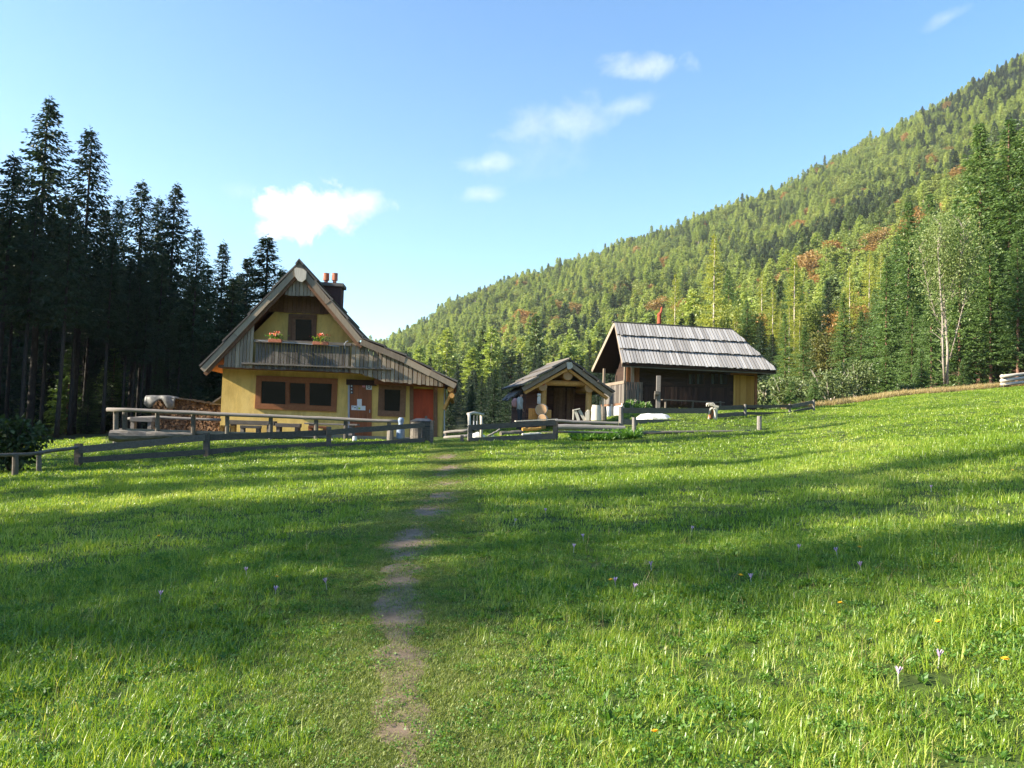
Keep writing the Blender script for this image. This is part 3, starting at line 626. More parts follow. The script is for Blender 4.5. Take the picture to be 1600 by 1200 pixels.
# ---- mountain forest
def forest():
    P_ = []
    d = 112.
    while d < 1000:
        st = 4.7+d*.0026; w = 1150/1250*d
        xs = np.arange(-w*1.0, w*1.15, st); ys = np.full(len(xs), d)
        P_.append(np.stack([xs+rs.uniform(-.45, .45, len(xs))*st, ys+rs.uniform(-.5, .5, len(xs))*st], 1)); d += st
    p = np.concatenate(P_); px = 800+1250*p[:, 0]/p[:, 1]; d = p[:, 1]
    keep = (px > -250) & (px < 1850) & ~((px < 430) & (d > 420)) & ~((px > 1380) & (px < 2000) & (d > 420) & (d < 520) & (rs.rand(len(p)) < .5))
    keep &= rs.rand(len(p)) > .04
    p = p[keep]; d = d[keep]; px = px[keep]
    x, y = p[:, 0], p[:, 1]; z = H(x, y)
    mixn = wav(x, y, 45, 3)+.5*wav(x, y, 14, 5)+rs.normal(scale=.42, size=len(x))
    hue = wav(x, y, 30, 9)+rs.normal(scale=.35, size=len(x))
    dark = ((px > 560) & (px < 1010) & (d < 165)) | (px < 620) & (d < 300) | (px < 560)  # low wood where shade is painted in by dark needles
    kind = np.where(mixn > -.35, 3, 0)                    # larch or spruce
    kind = np.where(hue > .25, 6, kind); kind = np.where((hue > .9) & (d < 620) | (rs.rand(len(x)) < .015), 8, kind)
    kind = np.where((d > 400) & (d < 540) & (px > 1150) & (rs.rand(len(x)) < .9), 0, kind)
    for (ox, od, orx, ord_, pr) in ((812, 470, 34, 60, .7), (870, 430, 24, 40, .45), (1010, 400, 30, 40, .5), (1300, 210, 26, 34, .55), (1265, 280, 30, 40, .5), (1390, 300, 44, 34, .55), (1230, 330, 34, 50, .4), (1560, 300, 40, 40, .5), (1150, 300, 30, 50, .35)):
        kind = np.where((((px-ox)/orx)**2+((d-od)/ord_)**2 < rs.uniform(.2, 1.8, len(x))) & (rs.rand(len(x)) < pr*.7), 8, kind)
    kind = np.where(dark, 0, kind); sub = rs.randint(0, 3, len(x)); sub2 = rs.randint(0, 2, len(x))
    idx = np.where(kind < 6, kind+sub, kind+sub2)
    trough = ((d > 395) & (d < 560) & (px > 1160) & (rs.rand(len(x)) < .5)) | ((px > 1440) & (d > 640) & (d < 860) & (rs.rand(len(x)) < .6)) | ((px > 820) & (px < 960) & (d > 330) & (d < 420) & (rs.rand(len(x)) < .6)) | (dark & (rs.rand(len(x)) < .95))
    idx = np.where(trough, 10, idx)  # darker spruce kind, its colour standing in for shade on these stretches
    s = rs.uniform(.6, 1.25, len(x))*np.interp(d, [110, 250, 1000], [1.0, .95, .95])
    s = np.where(dark, s*.8, s); s = np.where(dark & (d < 170) & (px > 540), s*.68, s)
    return x, y, z, idx, s, d, px
fx, fy, fz, fi, fs, fd, fpx = forest()
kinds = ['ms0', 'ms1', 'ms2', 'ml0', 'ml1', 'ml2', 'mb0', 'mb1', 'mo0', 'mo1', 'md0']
inv = (fpx > 560) & (fpx < 1620)
order = np.argsort(np.where(inv, fd, 1e9)); near = np.zeros(len(fd), bool); near[order[:170]] = True
names = [('spruce_tree', 'spruce', 'green spruce among the nearest trees of the mountainside forest'), ('larch_tree', 'larch', 'light yellow-green larch among the nearest trees of the mountainside forest'),
         ('beech_tree', 'beech', 'round-crowned green beech among the nearest trees of the mountainside forest'), ('beech_tree', 'beech', 'russet autumn beech among the nearest trees of the mountainside forest')]
for i in np.nonzero(near)[0]:
    k = 0 if fi[i] < 3 or fi[i] == 10 else 1 if fi[i] < 6 else 2 if fi[i] < 8 else 3; nm, ct, lb = names[k]
    tree([['R0', 'R1', 'F1', 'R2'][int(i) % 4] if fi[i] < 10 else 'F1', 'larch', 'beech', 'russet'][k], fx[i], fy[i], PROTO[kinds[fi[i]]][2]*fs[i]*[1.15, 1.15, .95, .9][k], ORD(ct+str(k), fpx[i], fd[i]), ct, ['spruces', 'larches', 'green beeches', 'russet beeches'][k]+' at the foot of the mountain', nm)  # nearest shade-toned ones get the dark-needled tree, shade in its colour
fa = ~near; n = fa.sum(); ss = fs[fa]
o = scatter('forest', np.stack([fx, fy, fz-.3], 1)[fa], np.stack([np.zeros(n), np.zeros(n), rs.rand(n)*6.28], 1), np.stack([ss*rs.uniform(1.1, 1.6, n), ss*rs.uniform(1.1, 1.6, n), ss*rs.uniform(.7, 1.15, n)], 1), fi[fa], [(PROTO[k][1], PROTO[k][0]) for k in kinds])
tag(o, 'mixed forest of spruce, larch and russet beech covering the mountainside', 'forest', None, 'stuff')
# ---------------------------------------------------------------- grass
def blades(name, n, spread, hmin, hmax, w, mat, bend=.45, seg=3):
    """a tuft of bent tapering blades"""
    V = []; Fc = []; rn = []
    for i in range(n):
        a = rs.rand()*6.283; r_ = spread*math.sqrt(rs.rand()); bx, by = r_*math.cos(a), r_*math.sin(a)
        hh = rs.uniform(hmin, hmax); da = rs.rand()*6.283; bd = rs.uniform(.1, 1)*bend; ww = w*rs.uniform(.6, 1.3); sa = da+1.57+rs.uniform(-.6, .6)
        sx, sy = math.cos(sa)*ww/2, math.sin(sa)*ww/2; o0 = len(V)
        for j in range(seg+1):
            t = j/seg; lx = bd*hh*t**1.8*1.3; z = hh*t*(1-.35*bd*t); cx, cy = bx+math.cos(da)*lx, by+math.sin(da)*lx; k = 1-t**2.2
            if j < seg: V += [(cx-sx*k, cy-sy*k, z-.015), (cx+sx*k, cy+sy*k, z-.015)]
            else: V.append((cx, cy, z-.015))
        for j in range(seg-1): Fc.append((o0+2*j, o0+2*j+1, o0+2*j+3, o0+2*j+2)); rn.append(0)
        Fc.append((o0+2*seg-2, o0+2*seg-1, o0+2*seg)); rv = rs.rand(); rn[-(seg-1):] = [rv]*(seg-1); rn.append(rv)
    me = bpy.data.meshes.new(name); me.from_pydata(V, [], Fc); at = me.attributes.new('rnd', 'FLOAT', 'FACE'); at.data.foreach_set('value', np.array(rn, 'f')); me.materials.append(mat); me.update(); return me
grass_m = leaf('meadow_grass_blades', [(.075, .14, .012), (.175, .305, .020), (.33, .47, .035), (.64, .65, .16)], .48, .7, 1.2, .04, .4, .25)
dry_m = leaf('dry_tan_grass', [(.30, .22, .09), (.46, .36, .16), (.58, .47, .24)], .3, .7)
def near_tufts():
    T = [blades('tuft', 46, .13, .05, .14, .006, grass_m, .8) for _ in range(3)] + [blades('tuft', 40, .11, .08, .20, .0065, grass_m, .7) for _ in range(2)] + [blades('tuft', 44, .14, .025, .06, .006, grass_m, 1.0) for _ in range(2)]
    for _ in range(3):     # broad weeds: rosettes
        n = 14; a = rs.rand(n)*6.283; C = np.stack([np.cos(a)*.01, np.sin(a)*.01, np.full(n, .01)], 1); D = np.stack([np.cos(a), np.sin(a), rs.uniform(.35, 1.3, n)], 1); L = rs.uniform(.03, .075, n)
        T.append(leafmesh('weed', C, D, L, L*.38, weed_m))
    n = 60; C = np.stack([rs.normal(size=n)*.07, rs.normal(size=n)*.07, rs.uniform(.01, .06, n)], 1); a = rs.rand(n)*6.283; L = rs.uniform(.012, .022, n)
    T.append(leafmesh('clover', C, np.stack([np.cos(a), np.sin(a), rs.uniform(-.1, .6, n)], 1), L, L*.9, weed_m)); T.append(blades('stalks', 7, .12, .10, .24, .0035, dry_m, .6)); return T
NT = near_tufts()
def ring(d0, d1, dens, amax=41):
    A = R(amax); n = int(dens*A*(d1*d1-d0*d0)); a = rs.uniform(-A, A, n); d = np.sqrt(rs.uniform(d0*d0, d1*d1, n)); return d*np.sin(a), d*np.cos(a)
def trim(x, y, lo=.0):
    """no grass inside the yard, thin on the path"""
    pd = pathdist(x, y); keep = (rs.rand(len(x)) < np.clip((pd-.15)/.4+.35+.25*wav(x, y, .4), .15, 1)) & ~(inpatch(x, y) & (rs.rand(len(x)) < .97))
    q = 800+1250*x/np.maximum(y, 1)
    keep &= ~((y > 31.2) & (y < 46) & (q > 170) & (q < 705))          # terrace and house
    keep &= ~((y > 42.5) & (y < 48) & (q > 985) & (q < 1190))         # dark hut
    keep &= np.hypot(x, y) < meadow_edge(np.arctan2(x, y))+1.5
    return x[keep], y[keep]
def slope_rot(x, y, n): return np.stack([rs.uniform(-.15, .15, n), rs.uniform(-.15, .15, n), rs.rand(n)*6.283], 1)
def grassring(name, d0, d1, dens, meshes, weights, smin, smax, label, shortpath=True):
    x, y = ring(d0, d1, dens); x, y = trim(x, y); n = len(x); z = H(x, y)
    idx = rs.choice(len(meshes), n, p=np.array(weights)/sum(weights)); pd = pathdist(x, y)
    patch = .5+.5*wav(x, y, 1.6, 2); s = rs.uniform(smin, smax, n)*np.maximum(.78, .75+.5*patch); s *= np.clip(.42+np.maximum(pd-.2, 0)*.7, 0, 1)
    o = scatter(name, np.stack([x, y, z], 1), slope_rot(x, y, n), np.stack([s, s, s*rs.uniform(.8, 1.25, n)], 1), idx, meshes)
    return tag(o, label, 'grass', None, 'stuff')
grassring('meadow_grass', 2.2, 9.5, 260, NT, [5, 5, 5, .35, .35, 9, 9, 2.2, 2.2, 2.2, 8, .7], .5, .95, 'lush green grass with clover and weeds in the near meadow')
n = 34000; y = 2.3+29*rs.rand(n)**2.2; x = np.interp(y, _py, _px)+rs.normal(size=n)*.42; ok = ~inpatch(x, y, .9); x, y = x[ok], y[ok]; n = len(x)
PT = [blades('tuft', 26, .09, .018, .045, .006, leaf('trodden_grass_blades', [(.10, .13, .03), (.18, .24, .035), (.28, .34, .06), (.5, .42, .2)], .35, .8, .6, .035), 1.1, 2) for _ in range(3)]+[NT[10]]
k_ = np.clip(y/9, .8, 2.2); o = scatter('trodden_grass', np.stack([x, y, H(x, y)+.006], 1), slope_rot(x, y, n), np.stack([k_, k_, np.ones(n)*.8], 1)*rs.uniform(.6, 1.1, (n, 1)), rs.choice(4, n, p=[.34, .33, .32, .01]), PT)
tag(o, 'short trodden grass along both sides of the worn footpath', 'grass', None, 'stuff')
MT = [blades('tuft', 34, .2, .05, .13, .011, grass_m, .8) for _ in range(3)]+[blades('tuft', 26, .18, .08, .19, .011, grass_m, .7) for _ in range(2)]+[blades('tuft', 30, .2, .03, .07, .012, grass_m, 1) for _ in range(2)]
grassring('meadow_grass', 9.5, 22, 55, MT, [2, 2, 2, .3, .3, 5, 5], .6, 1.0, 'green grass across the middle of the meadow')
FT = [blades('tuft', 40, .42, .05, .15, .03, grass_m, 1.0, 2) for _ in range(4)]+[blades('tuft', 24, .3, .08, .22, .02, grass_m, .7, 2) for _ in range(2)]
grassring('meadow_grass', 22, 72, 14, FT, [3, 3, 3, 3, .15, .15], .35, .75, 'sunlit green grass along the far side of the meadow')
# dry tan strip along the upper edge of the meadow
n = 5200; px = rs.uniform(1225, 1640, n); d0 = np.interp(px, [1225, 1300, 1400, 1600], [50, 52, 57, 63]); d = d0+rs.uniform(-1.0, 3.6, n)*np.clip((px-1200)/120, .3, 1)
x = (px-800)/1250*d; y = d; DT = [blades('tuft', 26, .25, .3, .75, .03, dry_m, .5, 2) for _ in range(3)]
o = scatter('dry_grass', np.stack([x, y, H(x, y)], 1), slope_rot(x, y, n), np.repeat(rs.uniform(.35, .85, (n, 1)), 3, 1), rs.randint(0, 3, n), DT)
tag(o, 'tall dry tan grass along the upper edge of the meadow', 'grass', None, 'stuff')
# ---------------------------------------------------------------- shrubs
def shrub(name, px, d, toppy, wpx, mat, label, cat='shrub', n=70, q=.22, group=None):
    g = gp(px, d); Hh = P(px, toppy, d).z-g.z; w = wpx/1250*d/2
    C, D, L = clumps(n, w*.8, Hh*.42, Hh*.5, 46, min(w, Hh)*.28, q, .3); C[:, 2] = np.maximum(C[:, 2], .03)
    t = thing(name, g, label, cat, group); me = leafmesh('foliage', C, D, L, L*.5, mat); o = bpy.data.objects.new('foliage', me); COL.objects.link(o); o.parent = t
    b = MB()
    for _ in range(9):
        a = random.uniform(0, 6.28); e = Vector((math.cos(a)*w*.6, math.sin(a)*w*.6, Hh*random.uniform(.5, .95))); b.tube([g, g+Vector((e.x*.4, e.y*.4, e.z*.5)), g+e], [.05, .03, .01], 5)
    b.build('stem', bark_w if mat is not bush_m else bark, t); return t
shrub('bush', 14, 22.5, 640, 120, bush_m, 'loose dark green bush at the left picture edge by the thin rail fence', 'bush', 70, .16)
shrub('shrub', 1192, 50, 590, 26, shrub_m, 'narrow bare-stemmed shrub touching the right wall of the dark hut', n=26)
shrub('shrub', 1228, 54, 583, 80, shrub_m, 'big rounded grey-green shrub right of the dark hut')
shrub('shrub', 1296, 60, 572, 96, shrub_m, 'wide grey-green shrub with pale twigs, in the middle of the shrub row')
shrub('shrub', 1338, 62, 560, 76, shrub_m, 'grey-green shrub with a thin pale stem left of the young dark spruce')
shrub('shrub', 1268, 58, 592, 50, shrub_m, 'low shrub between the two bigger round ones')
shrub('shrub', 1412, 62, 596, 34, shrub_m, 'low green shrub at the edge of the dry grass, right of the young spruce', n=26)
# pale multi-stemmed tree
def pale_tree():
    d = 63; g = gp(1478, d); t = thing('pale_tree', g, 'slender pale-barked tree with forked stems and thin light green crown', 'tree')
    def q(px, py): return P(px, py, d)
    stems = [[(1476, 600), (1472, 560), (1469, 500), (1463, 440), (1458, 390), (1462, 350)], [(1480, 600), (1483, 545), (1481, 480), (1482, 420), (1486, 370), (1480, 345)],
             [(1483, 560), (1494, 510), (1504, 460), (1510, 420), (1515, 395)], [(1473, 540), (1479, 490), (1476, 440), (1473, 400), (1475, 360)], [(1481, 450), (1492, 420), (1498, 385), (1496, 355)],
             [(1469, 500), (1457, 450), (1450, 410), (1446, 380)], [(1482, 470), (1488, 440), (1503, 405)]]
    b = MB(); tips = []
    for i, s in enumerate(stems):
        pts = [q(*p)+Vector((0, (.5 if i % 2 else -.4)*(600-p[1])/120, 0)) for p in s]; m = len(pts); r0_ = [.10, .115, .05, .055, .04, .04, .035][i]
        b.tube(pts, [r0_*(1-.8*k/(m-1)) for k in range(m)], 7)
        for k in range(1, m):
            for _ in range(9):
                p = pts[k-1].lerp(pts[k], random.random()); a = random.uniform(0, 6.28); l = random.uniform(.5, 1.7); hi = (p.z-g.z)/13
                if hi < .35 and random.random() < .7: continue
                e = p+Vector((math.cos(a)*l*.55, math.sin(a)*l*.55, l*random.uniform(.3, .9))); b.tube([p, p.lerp(e, .5)+Vector((0, 0, .08)), e], [.03, .018, .006], 4, False); tips.append((e, hi)); tips.append((p.lerp(e, .6), hi))
    b.build('trunk', bark_p, t, smooth=True)
    C = []; 
    for e, hi in tips:
        k = int(36*max(.10, min(1, (hi-.35)*2.2))); C.append(np.array(e-g)+rs.normal(scale=.5, size=(k, 3)))
    C = np.concatenate(C); D = rs.normal(size=C.shape)+[0, 0, -.4]; L = rs.uniform(.12, .24, len(C))
    o = bpy.data.objects.new('crown', leafmesh('crown', C, D, L, L*.5, birch_m)); COL.objects.link(o); o.parent = t
pale_tree()
# ---------------------------------------------------------------- helpers for buildings
def ext(mb, fr, poly, o0, o1, r=None):
    """(s,z) outline pushed from depth o0 to o1"""
    return mb.prism([fr.w(s, o0, z) for s, z in poly], fr.b*(o1-o0), r)
def quad(fr, x0, y0, x1, y1, off):     # picture rectangle -> (s,z) corners on the plane off
    return [fr.L(x0, y1, off), fr.L(x1, y1, off), fr.L(x1, y0, off), fr.L(x0, y0, off)]
def lerp2(a, b, t): return (a[0]+(b[0]-a[0])*t, a[1]+(b[1]-a[1])*t)
def boards(mb, fr, bot, top, off, w=.16, th=.03, gap=.008, jag=.02):
    """vertical boards between two (s,z) polylines"""
    s0 = max(bot[0][0], top[0][0]); s1 = min(bot[-1][0], top[-1][0]); f = lambda pl, s: float(np.interp(s, [p[0] for p in pl], [p[1] for p in pl]))
    s = s0
    while s < s1-.03:
        e = min(s+w*random.uniform(.85, 1.15), s1); j = random.uniform(-jag, jag); o_ = off+random.uniform(-.006, .006)
        ext(mb, fr, [(s, f(bot, s)+j), (e-gap, f(bot, e)+j), (e-gap, f(top, e)), (s, f(top, s))], o_, o_+th); s = e
    return mb
def strip(mb, fr, a, b, t, o0, o1, below=True, r=None):
    """board along the line a-b in the (s,z) plane, t wide, hanging below the line"""
    dx, dz = b[0]-a[0], b[1]-a[1]; l = math.hypot(dx, dz); n = (dz/l*t, -dx/l*t) if below else (-dz/l*t, dx/l*t)
    if below and n[1] > 0 or (not below and n[1] < 0): n = (-n[0], -n[1])
    return ext(mb, fr, [a, b, (b[0]+n[0], b[1]+n[1]), (a[0]+n[0], a[1]+n[1])], o0, o1, r)
def ringframe(mb, fr, x0, y0, x1, y1, wpx, off, th, slope=.04):
    """window surround drawn as four butted pieces"""
    dy = (x1-x0)*slope
    a = [fr.L(x0, y0, off), fr.L(x1, y0+dy, off), fr.L(x1, y1+dy, off), fr.L(x0, y1, off)]
    ww = wpx*.0275
    (l, zt), (r_, _), (_, zb2), (_, zb) = a; zt2 = a[1][1]; zb = a[3][1]
    ext(mb, fr, [(l, zt-ww), (r_, zt2-ww), (r_, zt2), (l, zt)], off, off+th); ext(mb, fr, [(l, zb), (r_, zb2), (r_, zb2+ww), (l, zb+ww)], off, off+th)
    ext(mb, fr, [(l, zb+ww), (l+ww, zb+ww), (l+ww, zt-ww), (l, zt-ww)], off, off+th); ext(mb, fr, [(r_-ww, zb2+ww), (r_, zb2+ww), (r_, zt2-ww), (r_-ww, zt2-ww)], off, off+th)
    return mb
# ================================================================ yellow house
HF = Frame(P(690, 684, 35), 4); W_ = HF.w; L = HF.L
house = thing('yellow_house', W_(-4.7, 0, .85), 'yellow rendered alpine house with steep gable, wooden balcony and low side annex', 'house')
GZ = .55
f0 = -1.05
peak = L(468, 408, f0); lend = L(313, 573, f0); kink = L(566, 527, f0); mid = L(635, 556, f0); rend = L(714, 597, f0)
def under(p, q, t):   # the roof line lowered by t at right angles
    dx, dz = q[0]-p[0], q[1]-p[1]; l = math.hypot(dx, dz); return (t*dz/l*(-1 if dx*dz > 0 else 1)*0, -t*l/abs(dx))
v = lambda p, d: (p[0], p[1]-d)
roofline = [lend, peak, kink, mid, rend]
wl = L(347, 600, 0)[0]; wr = L(692, 650, 0)[0]
rz = lambda s: float(np.interp(s, [p[0] for p in roofline], [p[1] for p in roofline]))
DV = .42
body = MB(); ext(body, HF, [(wl, GZ), (wr, GZ), (wr, rz(wr)-DV), (mid[0], mid[1]-DV), (kink[0], kink[1]-DV-.1), (peak[0], peak[1]-.75), (wl, rz(wl)-DV-.1)], 0, 8.4)
body.build('wall', yellow, house)
# roof: three stepped courses of shingles on every slope, over a warm wooden soffit
rf = MB(); sf = MB()
slopes = [(peak, lend), (peak, kink), (kink, mid), (mid, rend)]
for k, (a, b) in enumerate(slopes):
    nc = [4, 4, 2, 2][k]
    for c in range(nc):
        p = lerp2(a, b, c/nc); q = lerp2(a, b, (c+1)/nc+(.02 if c < nc-1 else 0)); t = .075
        dx, dz = q[0]-p[0], q[1]-p[1]; l = math.hypot(dx, dz); n = (-dz/l, dx/l); n = n if n[1] > 0 else (-n[0], -n[1])
        o_ = -1.12+.02*(c % 2)
        m_ = 11
        for i in range(m_):   # shingle bays along the ridge
            e0 = o_+(9.6/m_)*i; ext(rf, HF, [(p[0]-n[0]*.0, p[1]-.0), (q[0]+n[0]*.075, q[1]+n[1]*.075), (q[0]+n[0]*(.075-t), q[1]+n[1]*(.075-t)), (p[0]-n[0]*.05, p[1]-n[1]*.05)], e0, e0+9.6/m_-.004*(i % 2))
    dx, dz = b[0]-a[0], b[1]-a[1]; l = math.hypot(dx, dz); n = (-dz/l, dx/l); n = n if n[1] > 0 else (-n[0], -n[1])
    sh = lambda p, d: (p[0]-n[0]*d, p[1]-n[1]*d)
    ext(sf, HF, [sh(a, .055), sh(b, .055), sh(b, .13), sh(a, .13)], -1.0, 8.45)
rfo = rf.build('roof', roofd, house); sf.build('roof_soffit', red_wood, house)
cap = MB(); ext(cap, HF, [(peak[0]-.16, peak[1]-.12), (peak[0], peak[1]+.10), (peak[0]+.2, peak[1]-.14), (peak[0]+.15, peak[1]-.20), (peak[0], peak[1]+.03), (peak[0]-.12, peak[1]-.17)], -1.17, 8.5)
cap.build('ridge_board', roofd, house)
bg_ = MB(); bi = MB()
for (a, b, t) in ((lend, peak, .25), (kink, peak, .25), (kink, mid, .25), (mid, rend, .25)):
    p, q = v(a, .075), v(b, .075)
    n_ = 3 if abs(a[0]-b[0]) > 3 else 2
    for i in range(n_):
        strip(bg_, HF, lerp2(p, q, i/n_), lerp2(p, q, (i+1)/n_-.002), t*random.uniform(.92, 1.05), -1.07-.012*(i % 2), -1.03)
for (a, b) in ((lend, peak), (kink, peak)):
    p, q = v(a, .40), v(b, .40); strip(bi, HF, lerp2(p, q, .03) if a is lend else p, q, .15, -1.0, -.86)
bg_.build('bargeboard', warm_v, house); bi.build('rake_beam', brown_wood, house)
orn = MB(); pts = [L(x, y, -1.12) for x, y in [(460, 420), (463, 418), (473, 420), (479, 424), (478, 436), (472, 441), (466, 439), (461, 432)]]
ext(orn, HF, pts, -1.14, -1.075); orn.build('gable_ornament', pale_wood, house)
# gable boarding
oc = -.9
gb = MB()
boards(gb, HF, [L(445, 461, oc), L(496, 463, oc)], [L(445, 458, oc), L(468, 424, oc), L(496, 461, oc)], oc, .15, gap=.02)
gb.build('gable_boarding', warm_v, house); gb = MB()
boards(gb, HF, [L(350, 573, oc), L(398, 576, oc)], [L(350, 552, oc), L(398, 504, oc)], oc, .15, gap=.02)
gb.build('gable_boarding', warm_v, house)
rb = MB(); boards(rb, HF, [L(548, 582, oc), L(562, 584, oc), L(586, 591, oc), L(604, 597, oc), L(650, 600, oc), L(693, 604, oc)], [L(548, 534, oc), L(556, 538, oc), L(592, 546, oc), L(650, 573, oc), L(693, 598, oc)], oc, .185, gap=.03)
rb.build('annex_boarding', warm_v, house)
dk = MB(); boards(dk, HF, [L(420, 487, -.06), L(520, 491, -.06)], [L(420, 478, -.06), L(444, 455, -.06), L(496, 457, -.06), L(520, 484, -.06)], -.06, .2); dk.build('dark_boarding', brown_wood, house)
bal = MB(); boards(bal, HF, [L(398, 576, oc), L(548, 582, oc)], [L(398, 532, oc), L(548, 538, oc)], oc+.002, .13, gap=.022)
balo = bal.build('balcony', grey_v, house)
bt = MB(); a, b = L(397, 530, -.98), L(549, 536, -.98); strip(bt, HF, a, b, .12, -1.0, -.8)
a, b = L(378, 566, -1.0), L(612, 575, -1.0); strip(bt, HF, a, b, .07, -1.02, -.905)
bt.build('balcony_rail', grey_h, balo)
bf = MB(); a = L(350, 572, 0); b = L(600, 583, 0); ext(bf, HF, [(a[0], a[1]-.12), (b[0], a[1]-.12), (b[0], a[1]), (a[0], a[1])], -.86, -.002); bf.build('balcony_floor', brown_wood, balo)
pr = MB(); a, b = HF.W(404, 532, -1.2), HF.W(530, 541, -1.2); pr.beam(a, b, .02, .03); pr.beam(a, HF.W(404, 532, -1.0), .02, .02); pr.beam(b, HF.W(530, 541, -1.0), .02, .02)
pr.tube([HF.W(539, 545, -1.05), HF.W(538, 538, -1.1), HF.W(541, 534, -1.1), HF.W(544, 533, -1.05)], .02, 6); pr.build('planter_rail', metal_g, balo)
# ground floor openings
def window(parent, x0, y0, x1, y1, wpx, panes, off=0, frm=red_wood, slope=.04):
    b = MB(); ringframe(b, HF, x0, y0, x1, y1, wpx, off-.07, .066, slope); fo = b.build('window_frame', frm, parent)
    g = MB()
    (a, zt), (c, zt2), (_, zb2), (_, zb) = [L(x0, y0, off), L(x1, y0+(x1-x0)*slope, off), L(x1, y1+(x1-x0)*slope, off), L(x0, y1, off)]
    i_ = MB(); ext(i_, HF, [(a+.05, zb+.05), (c-.05, zb2+.05), (c-.05, zt2-.05), (a+.05, zt-.05)], off-.02, off-.001); i_.build('sash_board', frm, fo)
    for (px0, py0, px1, py1) in panes:
        ext(g, HF, [L(px0, py1, off), L(px1, py1+(px1-px0)*slope, off), L(px1, py0+(px1-px0)*slope, off), L(px0, py0, off)], off-.026, off-.021)
    g.build('window_pane', glass, fo); return fo
wo = window(house, 400.5, 586.5, 527.5, 638.5, 8.5, [(409, 595.5, 446, 630.5), (453.5, 598.5, 477, 630), (484, 598.5, 521, 633)])
ml = MB()
for x in (446, 477.5): ext(ml, HF, quad(HF, x+.3, 596, x+6, 637, -.06), -.06, -.0265)
ml.build('mullion', red_wood, wo)
window(house, 592, 599, 635, 650, 9, [(601, 608, 627.5, 641.5)], frm=brown_wood)
window(house, 451, 490, 495, 537, 6, [(462, 499, 487, 532)], frm=brown_wood, slope=.03)
def panel(name, mat, parent, x0, y0, x1, y1, off, th, slope=.04, n=1, org=None):
    b = MB(); a, c, d_, e = L(x0, y1, off), L(x1, y1+(x1-x0)*slope, off), L(x1, y0+(x1-x0)*slope, off), L(x0, y0, off)
    for i in range(n):
        g_ = .006 if n > 1 else 0
        q = [lerp2(a, c, i/n), lerp2(a, c, (i+1)/n), lerp2(e, d_, (i+1)/n), lerp2(e, d_, i/n)]
        q[1] = (q[1][0]-g_, q[1][1]); q[2] = (q[2][0]-g_, q[2][1]); ext(b, HF, q, off, off+th)
    return b.build(name, mat, parent)
door = panel('front_door', rust_door, house, 546.5, 600, 581, 683, -.05, .046, n=5); door['label'] = 'reddish-brown entrance door with notices'
panel('door_lintel', dark_wood, house, 541, 592.5, 588, 601, -.12, .115)
panel('door_jamb', metal_g, door, 543.5, 602, 546.3, 682, -.09, .088, 0)
panel('door_handle', metal_g, door, 577, 640, 578.2, 645, -.09, .03, 0)
for i, y in enumerate((603, 608, 613)): 
    c = panel('sign_badge', ink, door, 547.2, y-2.2, 551.6, y+2.2, -.075, .02); panel('badge_face', paper, c, 548.2, y-1.2, 550.3, y+1.2, -.08, .004)
panel('notice', paper, door, 558, 623.5, 565.2, 634, -.068, .012, 0)
sg = panel('notice', paper, door, 549, 633.6, 571, 640.6, -.072, .012, .03)
panel('print', ink, sg, 550, 635.2, 552.2, 636.2, -.075, .002); panel('print', ink, sg, 556.6, 635.4, 560, 636.4, -.075, .002); panel('print', ink, sg, 556.6, 638.4, 560, 639.4, -.075, .002); panel('print', inkg, sg, 560, 636.6, 563, 639.4, -.075, .002); panel('print', ink, sg, 553.5, 636.2, 555.8, 637.6, -.075, .002)
em = panel('emblem_sign', paper, door, 572, 600, 581, 608.6, -.08, .02)
eb = MB(); c0 = HF.W(576.5, 604.5, -.084)
def ringz(mb, c, r1, r2, n=16):
    vs = []; fs = []
    for k in range(n):
        t = 2*math.pi*k/n
        for q in (r1, r2): vs.append(c+HF.a*math.cos(t)*q+Vector((0, 0, math.sin(t)*q)))
    for k in range(n): j = (k+1) % n; fs.append((2*k, 2*j, 2*j+1, 2*k+1))
    mb.add(vs, fs)
ringz(eb, c0, .062, .088); eb.beam(c0-HF.a*.05, c0+HF.a*.05, .004, .035); eb.build('emblem', ink, em)
panel('sticker', pinkp, door, 566, 600.3, 570.5, 605, -.068, .012)
od = panel('orange_door', orange_door, house, 646, 607.5, 677, 684, -.05, .046, n=1); od['label'] = 'plain orange-red side door'
panel('door_frame', brown_wood, house, 640, 603, 646, 684, -.08, .078, 0); panel('door_frame', brown_wood, house, 677.4, 604, 683.5, 684, -.08, .078, 0)
panel('door_head', brown_wood, house, 640, 598, 684, 603.5, -.081, .078, .05)
panel('annex_beam', red_wood, house, 585, 590, 695, 600, -.5, .3, .055)
panel('downpipe', metal_g, house, 693.4, 604, 695.2, 690, -.12, .05, 0)
pu = MB()
for (x, y) in ((703, 608), (706, 618)): pu.tube([HF.W(x, y, -.85), HF.W(x, y, -.85)+HF.b*9.1], .11, 10)
pu.beam(HF.w(wr+.02, -.4, L(700, 640, 0)[1]), HF.W(708, 607, -.4), .12, .12); pu.beam(HF.w(wr+.02, 3.4, L(700, 640, 0)[1]), HF.w(L(708, 607, 0)[0], 3.4, L(708, 607, 0)[1]), .12, .12)
pu.build('eaves_purlin', log_warm, house, smooth=False)
ch = MB(); co = 2.6
(a, zt), (b, _) = L(502, 446, co), L(533.5, 446, co); ext(ch, HF, [(a, zt-2.2), (b, zt-2.2), (b, zt), (a, zt)], co, co+.9); cho = ch.build('chimney', brick, house)
cc = MB(); ext(cc, HF, [(a-.08, zt), (b+.1, zt-.02), (b+.1, zt+.13), (a-.08, zt+.15)], co-.1, co+1.0); cc.build('chimney_cap', roofd, cho)
